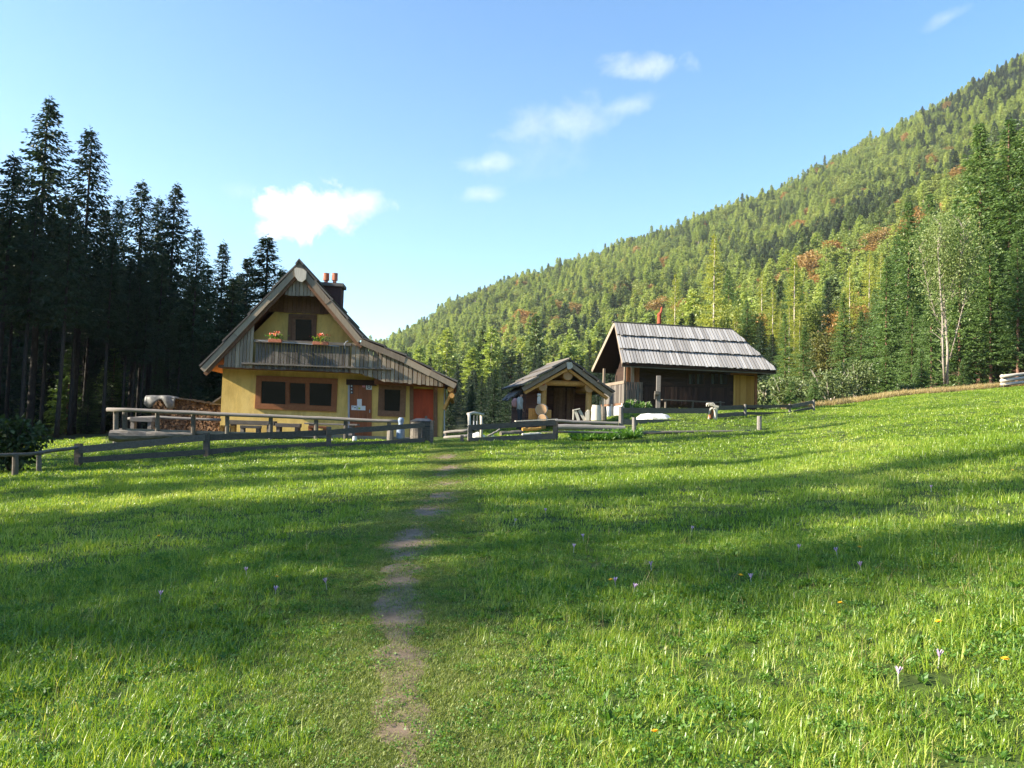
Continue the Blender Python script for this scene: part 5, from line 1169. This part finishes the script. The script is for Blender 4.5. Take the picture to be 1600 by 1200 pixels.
# logs beside it
def slog(name, pts, rpx, mat, label, cat='log', n=11, end=1, group=None):
    b = MB(); pp = [P(*p) for p in pts]; q = [pp[0].lerp(pp[-1], k/7)+Vector((0, 0, random.uniform(-.015, .015))) for k in range(8)]; r_ = rpx*pts[0][2]/F
    b.tube(q, [r_*(1+(end-1)*k/7)*random.uniform(.95, 1.06) for k in range(8)], n); return tag(b.build(name, mat), label, cat, group)
slog('log', [(868, 667, 33), (976, 669.5, 33.4)], 4.6, rail_w, 'thick pale log lying in front of the log shelter')
slog('log', [(868, 657.5, 34), (965, 662, 34.4)], 2.6, rail_w, 'thinner pale log lying just behind the thick pale log')
slog('log', [(816, 671, 32.6), (845, 669.5, 33)], 2.4, golden, 'short yellowish squared log behind the dark fence, the upper one of two')
slog('log', [(816, 679, 32.4), (845, 678, 32.8)], 2.4, pale_wood, 'short pale squared log behind the dark fence, the lower one of two')
slog('log', [(782, 679, 33.2), (816, 677, 33.6)], 5.0, grey_h, 'thick dark log lying behind the fence right of the rock heap')
slog('branch', [(760, 683, 32.6), (781, 671.5, 32.9)], 1.6, rail_w, 'slanting grey branch resting over the rock heap', 'branch')
slog('log', [(846, 676, 34.2), (985, 678, 34.5)], 2.2, dark_fence, 'long dark retaining log on the ground below the thick pale log')
b = MB(); b.beam(P(805, 658, 34.2), P(870, 655, 34.4), .5, .05); tag(b.build('broad_plank', pale_wood), 'broad sunlit plank laid on the ground before the log shelter', 'plank')
def rock(name, px, py, d, wpx, hpx, label, mat=stone, seed=1, cat='rock', flat=.4):
    c = P(px, py, d); k = d/F; b = MB(); b.blob(c, wpx*k/2, wpx*k*.35, hpx*k, seed, .16, 14, 9, flat=flat); return tag(b.build(name, mat, smooth=False), label, cat)
rock('rock', 746, 689, 32.4, 26, 14, 'heap-like pale limestone rock beside the gate frame', seed=3)
rock('rock', 768, 684, 32.8, 14, 5, 'small grey stone right of the heap-like pale rock', seed=4)
rock('boulder', 1023, 659, 36.5, 62, 13, 'low white limestone boulder in the grass behind the two-board fence', lime, 5, 'boulder')
# rail with two round posts in front
fF = fence('rail_fence', 'single low pole rail between two round posts in the sunlit grass', loc=gp(1085, 31.5))
posts(fF, rail_w, [(991, 31, 652, .17), (1186.5, 32, 650, .19)])
pole(fF, grey_h, [(868, 675, 30.6), (985, 677, 31)], 1.8); pole(fF, grey_h, [(990, 677, 31), (1185, 673.5, 32)], 2.6)
# upper two-board fence
fG = fence('board_fence', 'grey two-board fence climbing right past the carved post to the dry grass', loc=gp(1120, 36))
posts(fG, rail_w, [(970.5, 34.5, 635, .22), (1164.5, 37.5, 631.5, .14), (1234, 39.5, 631, .12), (1271.5, 41, 624.5, .12)])
plank(fG, grey_h, [(974, 641.5, 34.5), (1112, 642, 36)], 8.5, dy=-.05); plank(fG, grey_h, [(974, 659.5, 34.5), (1112, 660, 36)], 8.5, dy=-.05)
plank(fG, grey_h, [(1118, 637.5, 36.2), (1165, 636.5, 37.5)], 7, dy=.08); plank(fG, grey_h, [(1118, 649.5, 36.2), (1165, 646.5, 37.5)], 6.5, dy=.08)
plank(fG, grey_h, [(1166, 635, 37.6), (1236, 635, 39.5)], 4.5, dy=-.08); plank(fG, grey_h, [(1166, 646, 37.6), (1236, 646, 39.5)], 4.5, dy=-.08)
plank(fG, grey_h, [(1229, 636.5, 39.3), (1272, 628, 41)], 5.5, dy=.08); plank(fG, grey_h, [(1233, 645, 39.4), (1272, 637, 41)], 4.2, dy=.08)
fH = fence('pole_fence', 'three-pole pale fence at the far right edge of the meadow', loc=gp(1600, 62))
for k, (y0, y1) in enumerate(((588.5, 582), (595, 588), (601, 595))): pole(fH, pale_wood, [(1564, y0, 61), (1660, y1-5, 62.5)], 2.6)
posts(fH, pale_wood, [(1566, 61.1, 585, .2), (1640, 62.2, 574, .2)])
# carved post
cpt = thing('carved_post', gp(1115, 36), 'carved wooden post with curled top and oval hollow, at the fence corner', 'carved post')
b = MB(); k = 36/F; g = gp(1117, 36); t = P(1118, 634, 36)
b.tube([g-Vector((0, 0, .2)), g.lerp(t, .3), g.lerp(t, .7), t], [.13, .10, .12, .16], 10); b.build('shaft', pale_wood, cpt)
b = MB(); q = P(1112.5, 650, 35.9); 
for (z0, z1) in ((-13, 13),):
    pts = [q+Vector((math.cos(a_)*5.2*k, 0, math.sin(a_)*12*k)) for a_ in np.linspace(0, 2*math.pi, 17)]
    b.tube(pts, .05, 7, False)
b.build('oval_ring', pale_wood, cpt, smooth=True)
b = MB(); b.tube([P(1109, 658, 36.05), P(1113, 640, 36.05)], [.12, .15], 9); b.build('inner_block', red_wood, cpt)
b = MB()
for i in range(3): p = P(1104+3*i, 635, 35.9); b.tube([p, P(1104.5+3*i, 631, 35.9), P(1108+3*i, 629.5, 35.9), P(1111+3*i, 632, 35.9)], .022, 6)
b.box(P(1113, 633.5, 36), .5, .3, .09, 0, tilt=Matrix.Rotation(.25, 3, 'Y')); b.build('curled_top', pale_wood, cpt)
# board post with box
bp_ = thing('signpost', gp(1028, 39), 'tall grey squared post with a small box half-way up, in front of the dark hut', 'post')
g = gp(1028, 39); b = MB(); b.beam(g-Vector((0, 0, .3)), P(1029, 587, 39), .19, .15, (0, 1, 0)); b.build('shaft', rail_w, bp_)
b = MB(); b.box(P(1026.5, 614, 38.85), .22, .14, .18, .1); b.box(P(1024.5, 619, 38.9), .14, .1, .3, .1); b.build('box', grey_h, bp_, bevel=.01)
# things before the shelter
def cutlog(name, px, py, d, rpx, length, label, rz=0, mat=bark_w):
    c = P(px, py, d); k = d/F; dr_ = Vector((math.sin(rz), math.cos(rz), 0)); t = thing(name, c-Vector((0, 0, rpx*k)), label, 'log slice'); b = MB(); b.tube([c, c+dr_*length], rpx*k, 18, wob=.02); b.build('bark', mat, t); b = MB(); b.tube([c-dr_*.006, c-dr_*.002], rpx*k*.95, 18); b.build('cut_face', log_end, t)
cutlog('log_slice', 845.5, 640, 35.6, 9.3, .3, 'big round pale log slice standing on the smaller one beside the shelter post', .2)
cutlog('log_slice', 847, 654, 35.4, 7, .5, 'smaller round log slice on the ground below the big slice', .2)
b = MB(); b.box(P(834, 647, 35.9), .40, .3, .5, .5); tag(b.build('wood_block', solid('fresh_orange_wood', [(.55, .20, .04), (.72, .32, .08), (.75, .42, .16)], (5, 5, 5), 3), bevel=.02), 'bright orange freshly cut wood block left of the round log slices', 'wood block')
b = MB(); b.box(P(856, 647, 35.9), .28, .3, .38, .1); tag(b.build('wood_block', log_warm, bevel=.02), 'brown squared wood block right of the round log slices', 'wood block')
lathe('wooden_vase', 842, 35.9, 631, [(2.6, 0), (2.8, 1), (2.8, 10), (2.2, 10.5), (2.2, 12), (3.0, 12.5), (2.4, 16)], pale_wood, 'sunlit pale turned post standing on the big log slice', 'turned post', 12)
lathe('stump', 931, 35.6, 657, [(8.6, 0), (8.2, 6), (7.4, 18), (6.2, 24)], pale_wood, 'large smooth pale stump right of the shelter', 'stump', 16, False)
lathe('stump', 943, 36.2, 657, [(4.5, 0), (5.2, 10), (4.2, 22)], grey_h, 'darker narrow stump tucked behind the large pale stump', 'stump', 10, False)
lathe('stake', 937, 38.0, 656, [(1.3, 0), (1.2, 30)], pale_wood, 'short pale stake behind the large pale stump', 'stake', 8, False); lathe('stake', 941.5, 38, 656, [(1.5, 0), (1.4, 36)], pale_wood, 'taller pale stake behind the large pale stump', 'stake', 8, False)
ws = thing('wooden_stool', P(905, 657, 35.6), 'small bleached wooden stool with splayed legs before the shelter', 'stool')
b = MB(); b.beam(P(895, 641, 35.6), P(906, 638.5, 35.6), .3, .05); b.build('seat', pale_wood, ws)
for (x0, y0, x1, y1, w) in ((896, 642, 895.5, 656, .06), (899, 642, 904, 657, .13), (905, 641, 914, 657, .13)):
    b = MB(); b.beam(P(x0, y0, 35.6), P(x1, y1, 35.6), .12, w, (1, 0, 0)); b.build('leg', pale_wood, ws)
b = MB(); a_ = P(918, 657, 35.5); b.prism([P(915, 657, 35.5), P(921, 657, 35.5), P(921, 641, 35.5), P(919, 640, 35.5), P(914.5, 645, 35.5)], (0, .25, 0)); tag(b.build('split_log', pale_wood), 'upright pale split log between the stool and the large stump', 'split log')
# flowers at the hut corner
shrub('garden_plant', 985, 40.5, 622, 34, weed_m, 'leafy garden plant with pale blossoms at the porch corner of the dark hut', 'plant', 16, .12)
shrub('garden_plant', 1008, 40.8, 625, 26, weed_m, 'lower leafy plant right of the one at the porch corner', 'plant', 12, .12)
shrub('garden_plant', 952, 43.6, 594, 10, weed_m, 'potted plant on the side parapet of the porch', 'plant', 6, .1) if False else None
# tall leafy weeds below the retaining log
n = 420; px = rs.uniform(895, 1000, n); d = rs.uniform(30.2, 32.2, n); x = (px-800)/1250*d; o = scatter('leafy_weeds', np.stack([x, d, H(x, d)], 1), slope_rot(x, d, n), np.repeat(rs.uniform(2.4, 4.6, (n, 1)), 3, 1), rs.randint(0, 3, n), [NT[7], NT[8], NT[9]])
tag(o, 'bright leafy weeds along the foot of the retaining log', 'weeds', None, 'stuff')
# ---------------------------------------------------------------- person beside the shelter
def skin_body(name, verts, edges, rad, mat, parent, sub=2):
    me = bpy.data.meshes.new(name); me.from_pydata([Vector(v_) for v_ in verts], edges, []); me.materials.append(mat)
    o = bpy.data.objects.new(name, me); COL.objects.link(o); o.parent = parent
    sk = o.modifiers.new('skin', 'SKIN'); 
    if not me.skin_vertices: me.attributes.new('skin', 'FLOAT', 'POINT') if False else None
    return o, sk
def person():
    d = 36.6; g = P(811, 671, d); t = thing('person', g, 'person in light grey jacket with pinkish backpack, standing left of the log shelter', 'person')
    hgt = P(812, 611, d).z-g.z; k = hgt/1.72
    t.scale = (k, k, k); t.rotation_euler = (0, 0, 0)
    # facing +x (towards the shelter); one continuous surface built as blended rings
    skin = solid('skin', [(.45, .25, .17), (.55, .33, .24)], (1, 1, 1), 3, bump=0); jacket = solid('light_grey_jacket', [(.34, .34, .31), (.5, .5, .46), (.6, .6, .56)], (3, 3, 3), 3); trous = solid('dark_trousers', [(.03, .032, .036), (.06, .06, .065)], (3, 3, 3), 3)
    hair = solid('dark_brown_hair', [(.02, .013, .01), (.05, .03, .02)], (9, 9, 1), 4); pink = solid('pink_backpack', [(.42, .2, .18), (.56, .3, .28)], (2, 2, 2), 3); boot = solid('dark_boots', [(.03, .025, .02), (.06, .05, .04)])
    def rings(name, lst, mat, n=14, smooth=True, par=None):
        """lst of (centre, rx, ry) ellipses joined in order"""
        b = MB(); vs = []; fs = []
        for (c, rx, ry) in lst:
            for i in range(n): q = 2*math.pi*i/n; vs.append(Vector(c)+Vector((rx*math.cos(q), ry*math.sin(q), 0)))
        for j in range(len(lst)-1):
            for i in range(n): fs.append((j*n+i, j*n+(i+1) % n, (j+1)*n+(i+1) % n, (j+1)*n+i))
        fs += [tuple(range(n))[::-1], tuple((len(lst)-1)*n+i for i in range(n))]; b.add(vs, fs)
        me = bpy.data.meshes.new(name); me.from_pydata(b.v, [], b.f); me.materials.append(mat); me.polygons.foreach_set('use_smooth', np.ones(len(me.polygons), bool)); o = bpy.data.objects.new(name, me); COL.objects.link(o); o.parent = par or t; return o
    # body under the clothes: skin-modifier figure
    J = dict(pel=(0, 0, .93), ab=(.0, 0, 1.1), ch=(.0, 0, 1.3), nk=(.02, 0, 1.45), hd=(.05, 0, 1.54), ht=(.05, 0, 1.66), lh=(0, .09, .90), lk=(.03, .10, .50), la=(-.01, .10, .09), lt=(.13, .11, .03), rh=(0, -.09, .90), rk=(.0, -.10, .50), ra=(-.05, -.10, .09), rt=(.09, -.11, .03),
             ls=(0, .17, 1.39), le=(-.03, .22, 1.12), lw=(.10, .21, .90), lf=(.16, .20, .84), rs=(0, -.17, 1.39), re=(-.03, -.22, 1.12), rw=(.12, -.20, .92), rf=(.17, -.19, .86))
    names_ = list(J); E = [('pel', 'ab'), ('ab', 'ch'), ('ch', 'nk'), ('nk', 'hd'), ('hd', 'ht'), ('pel', 'lh'), ('lh', 'lk'), ('lk', 'la'), ('la', 'lt'), ('pel', 'rh'), ('rh', 'rk'), ('rk', 'ra'), ('ra', 'rt'), ('ch', 'ls'), ('ls', 'le'), ('le', 'lw'), ('lw', 'lf'), ('ch', 'rs'), ('rs', 're'), ('re', 'rw'), ('rw', 'rf')]
    rad = dict(pel=.13, ab=.12, ch=.14, nk=.055, hd=.095, ht=.085, lh=.09, lk=.06, la=.04, lt=.03, ls=.06, le=.042, lw=.03, lf=.028); 
    for a_ in list(rad): 
        if a_[0] == 'l': rad['r'+a_[1:]] = rad[a_]
    me = bpy.data.meshes.new('body'); me.from_pydata([Vector(J[n_]) for n_ in names_], [(names_.index(a_), names_.index(c_)) for a_, c_ in E], []); me.materials.append(skin)
    o = bpy.data.objects.new('body', me); COL.objects.link(o); o.parent = t; o.modifiers.new('skin', 'SKIN'); 
    for i, n_ in enumerate(names_): me.skin_vertices[0].data[i].radius = (rad[n_], rad[n_])
    me.skin_vertices[0].data[0].use_root = True; o.modifiers.new('sub', 'SUBSURF').levels = 2; o.modifiers['sub'].render_levels = 2
    jk = rings('jacket', [((0, 0, .86), .135, .185), ((0, 0, .95), .145, .19), ((0, 0, 1.1), .135, .18), ((.0, 0, 1.3), .15, .21), ((0, 0, 1.40), .12, .19), ((.01, 0, 1.46), .075, .09)], jacket)
    for s_ in (-1, 1):
        b = MB(); b.tube([(0, s_*.16, 1.40), (-.03, s_*.225, 1.12), (.10, s_*.205, .925)], [.075, .06, .045], 10); ms = bpy.data.meshes.new('sleeve'); ms.from_pydata(b.v, [], b.f); ms.materials.append(jacket); oo = bpy.data.objects.new('sleeve', ms); COL.objects.link(oo); oo.parent = t
        rings('trouser_leg', [((-.02 if s_ < 0 else 0, s_*.1, .10), .065, .06), ((.01 if s_ < 0 else .03, s_*.1, .5), .085, .08), ((0, s_*.09, .85), .115, .10), ((0, s_*.08, .93), .12, .10)], trous)
        rings('boot', [((.03 if s_ > 0 else -.01, s_*.105, .0), .13, .05), ((.03 if s_ > 0 else -.01, s_*.105, .05), .125, .048), ((-.01 if s_ > 0 else -.05, s_*.1, .12), .06, .05)], boot)
        for f_ in range(5):      # fingers
            b = MB(); bx = (.16 if s_ > 0 else .17)+.0; b.tube([(bx, s_*(.20)-.03+.015*f_, .865), (bx+.03, s_*.20-.03+.015*f_, .82-(.01 if f_ in (1, 2) else 0)), (bx+.025, s_*.20-.03+.015*f_, .785)], [.009, .008, .006], 6)
            ms = bpy.data.meshes.new('finger'); ms.from_pydata(b.v, [], b.f); ms.materials.append(skin); oo = bpy.data.objects.new('finger', ms); COL.objects.link(oo); oo.parent = o
    b = MB(); b.blob((.03, 0, 1.62), .115, .10, .125, 2, .04, 14, 10); b.blob((-.03, 0, 1.57), .08, .09, .12, 3, .04, 12, 8); ms = bpy.data.meshes.new('hair'); ms.from_pydata(b.v, [], b.f); ms.materials.append(hair); oo = bpy.data.objects.new('hair', ms); COL.objects.link(oo); oo.parent = t
    rings('backpack', [((-.22, 0, .98), .10, .13), ((-.24, 0, 1.05), .13, .15), ((-.24, 0, 1.25), .13, .15), ((-.2, 0, 1.38), .08, .11), ((-.2, 0, 1.40), .03, .05)], pink)
person()
# ---------------------------------------------------------------- meadow flowers
pet = solid('pale_purple_petals', [(.45, .28, .50), (.60, .42, .62), (.70, .55, .70)], (1, 1, 1), 3, bump=0); yel = solid('yellow_petals', [(.80, .42, .02), (.85, .55, .03)], (1, 1, 1), 3, bump=0); stm = solid('flower_stem', [(.35, .38, .25), (.5, .5, .4)], bump=0); stg = solid('green_stem', [(.06, .14, .02), (.1, .2, .03)], bump=0)
def mk_crocus():
    b = MB(); b.tube([(0, 0, -.02), (.004, 0, .07)], [.004, .005], 6); s_ = b.build('stem', stm, org=(0, 0, 0)); b = MB()
    for i in range(6):
        a_ = i*1.047; c_, n_ = math.cos(a_), math.sin(a_); r1, r2 = .010, .026
        b.add([(0, 0, .065), (c_*r1-n_*.009, n_*r1+c_*.009, .09), (c_*r2-n_*.006, n_*r2+c_*.006, .118), (c_*r2*1.1, n_*r2*1.1, .130), (c_*r2+n_*.006, n_*r2-c_*.006, .118), (c_*r1+n_*.009, n_*r1-c_*.009, .09)], [(0, 1, 2, 3, 4, 5)])
    p_ = b.build('petals', pet, org=(0, 0, 0)); out = (s_.data, p_.data); bpy.data.objects.remove(s_); bpy.data.objects.remove(p_); return out
def mk_dand():
    b = MB(); b.tube([(0, 0, -.02), (.01, 0, .09)], [.003, .003], 6); s_ = b.build('stem', stg, org=(0, 0, 0)); b = MB()
    for ring_ in range(2):
        for i in range(14): a_ = i*.449+ring_*.2; r_ = .026-.01*ring_; z_ = .093+.006*ring_; c_, n_ = math.cos(a_), math.sin(a_); b.add([(.01, 0, .088), (.01+c_*r_*.7-n_*.004, n_*r_*.7+c_*.004, z_), (.01+c_*r_, n_*r_, z_+.003), (.01+c_*r_*.7+n_*.004, n_*r_*.7-c_*.004, z_)], [(0, 1, 2, 3)])
    p_ = b.build('blossom', yel, org=(0, 0, 0)); out = (s_.data, p_.data); bpy.data.objects.remove(s_); bpy.data.objects.remove(p_); return out
CR, DA = mk_crocus(), mk_dand()
def flower(kind, px, py, label, sc=1.1):
    v_ = (fw*F + rt*(px-800) + up*(600-py)).normalized(); q = hit(px, py+ (10 if py > 850 else 5)); st, pe = CR if kind == 'c' else DA
    t = thing('crocus' if kind == 'c' else 'dandelion', (q.x, q.y, h(q.x, q.y)+.02), label, 'flower', 'pale purple meadow crocuses' if kind == 'c' else 'yellow dandelions in the meadow'); t.rotation_euler = (random.uniform(-.2, .2), random.uniform(-.2, .2), random.uniform(0, 6)); t.scale = (sc,)*3
    for nm, m_ in (('stem', st), ('petals' if kind == 'c' else 'blossom', pe)): o_ = bpy.data.objects.new(nm, m_); COL.objects.link(o_); o_.parent = t
for (x, y, lb) in [(250, 934, 'pale purple crocus in shade, leftmost of all in the meadow'), (385, 894, 'pale purple crocus in shaded grass, upper one of three left of the path'), (430, 927, 'pale purple crocus beside a dandelion left of the path'), (510, 915, 'pale crocus nearest the left side of the path'),
        (853, 802, 'distant crocus in the dark tree shadow right of the path'), (803, 819, 'distant crocus, the one closest to the right side of the path'), (912, 845, 'crocus at the shadow edge in the middle of the meadow'), (896, 857, 'crocus just below and left of the one at the shadow edge'), (1018, 886, 'upright pale crocus alone in sunlit grass, middle of the meadow'), (1174, 908, 'broad pale purple crocus next to a dandelion, right half of the meadow'),
        (1248, 858, 'crocus in the shadow band, left of a close pair'), (1308, 865, 'drooping crocus left of the dandelion in the shadow band'), (1346, 888, 'tall closed crocus below the dandelion in the shadow band'), (1404, 1070, 'nearest purple crocus, low in the sunlit grass at the right'), (990, 922, 'small crocus right of a dandelion and crocus pair'), (962, 912, 'crocus touching a dandelion in the sunlit grass'), (1080, 832, 'faint crocus high in the shadow band'), (1466, 1040, 'whitish crocus lying open in the sunlit grass at the right'), (1455, 765, 'far crocus near the right edge of the meadow')]: flower('c', x, y, lb, .68)
for (x, y, lb) in [(957, 915, 'yellow dandelion touching a crocus in the sunlit grass'), (1158, 907, 'yellow dandelion left of the broad purple crocus'), (1341, 863, 'yellow dandelion in the shadow band at the right'), (1316, 958, 'tall-stemmed yellow dandelion in sunlit grass at the right'), (1468, 990, 'yellow dandelion above the whitish crocus at the right'), (1575, 1050, 'yellow dandelion near the right picture edge, low down'), (1020, 1170, 'nearest yellow dandelion at the bottom of the meadow'), (978, 787, 'small far dandelion in the shade, middle of the meadow'), (1582, 740, 'far dandelion at the right edge of the meadow'), (430, 911, 'yellow dandelion behind the crocus left of the path'), (249, 845, 'far dandelion in the dark shade at the left'), (722, 822, 'far dandelion right beside the path')]: flower('d', x, y, lb, .85)

# ---------------------------------------------------------------- labels of repeated trees: an order from the left inside a named stretch
def _ord(n): return ['first', 'second', 'third', 'fourth', 'fifth', 'sixth', 'seventh', 'eighth', 'ninth', 'tenth', 'eleventh', 'twelfth', 'thirteenth', 'fourteenth', 'fifteenth', 'sixteenth', 'seventeenth', 'eighteenth', 'nineteenth', 'twentieth'][n] if n < 20 else 'twenty-'+_ord(n-20)
ZN = [(560, 'behind the low annex roof of the yellow house'), (716, 'above the pale gate frame'), (790, 'above the left half of the log shelter'), (880, 'above the right half of the log shelter'), (960, 'above the left end of the hut roof'), (1030, 'above the middle of the hut roof'), (1100, 'above the right end of the hut roof'), (1190, 'above the round shrubs'), (1290, 'above the wide shrub'), (1360, 'left of the pale forked tree'), (1450, 'behind the pale forked tree'), (1520, 'above the far pole fence')]
def zone(px): return [z for a_, z in ZN if px >= a_ or a_ == 560][-1]
grp = {}
for i, (kd, px, d) in enumerate(PEND):
    if kd == 'depth': key = ('dark spruce', 'in the %s depth of the left wood' % ('nearer' if d < 56 else 'middle' if d < 67 else 'far'))
    elif kd == 'right': key = ('green spruce', 'in the %s depth of the right wood' % ('nearer' if d < 92 else 'far'))
    elif kd == 'under': key = ('young dark spruce', 'growing under the tall trees of the left wood')
    elif kd == 'valley': key = ('shaded dark spruce', 'on the valley floor between the two larger houses')
    else: key = ({'spruce0': 'green spruce', 'larch1': 'light larch', 'beech2': 'green beech', 'beech3': 'russet beech'}[kd], zone(px))
    grp.setdefault(key, []).append((px, i))
lab = {}
for (a_, b_), L_ in grp.items():
    for n_, (px, i) in enumerate(sorted(L_)): lab['ORD%d' % i] = ('%s %s %s' % (a_, b_, '') if len(L_) == 1 else '%s %s from the left %s' % (_ord(n_), a_, b_)).strip().replace('beechs', 'beeches').replace('larchs', 'larches')
for o in scene.objects:
    if o.get('label', '') in lab: o['label'] = lab[o['label']]

# ---------------------------------------------------------------- air
b = MB(); b.box((0, 250, 205), 2900, 3000, 560); m, t, n_, k_ = _nodes('thin_valley_air'); v_ = n_.new('ShaderNodeVolumePrincipled'); v_.inputs['Density'].default_value = HAZE; v_.inputs['Color'].default_value = (.90, .94, 1, 1); v_.inputs['Anisotropy'].default_value = .3
o_ = n_.new('ShaderNodeOutputMaterial'); k_.new(v_.outputs[0], o_.inputs['Volume']); o = b.build('haze', m); o['kind'] = 'stuff'
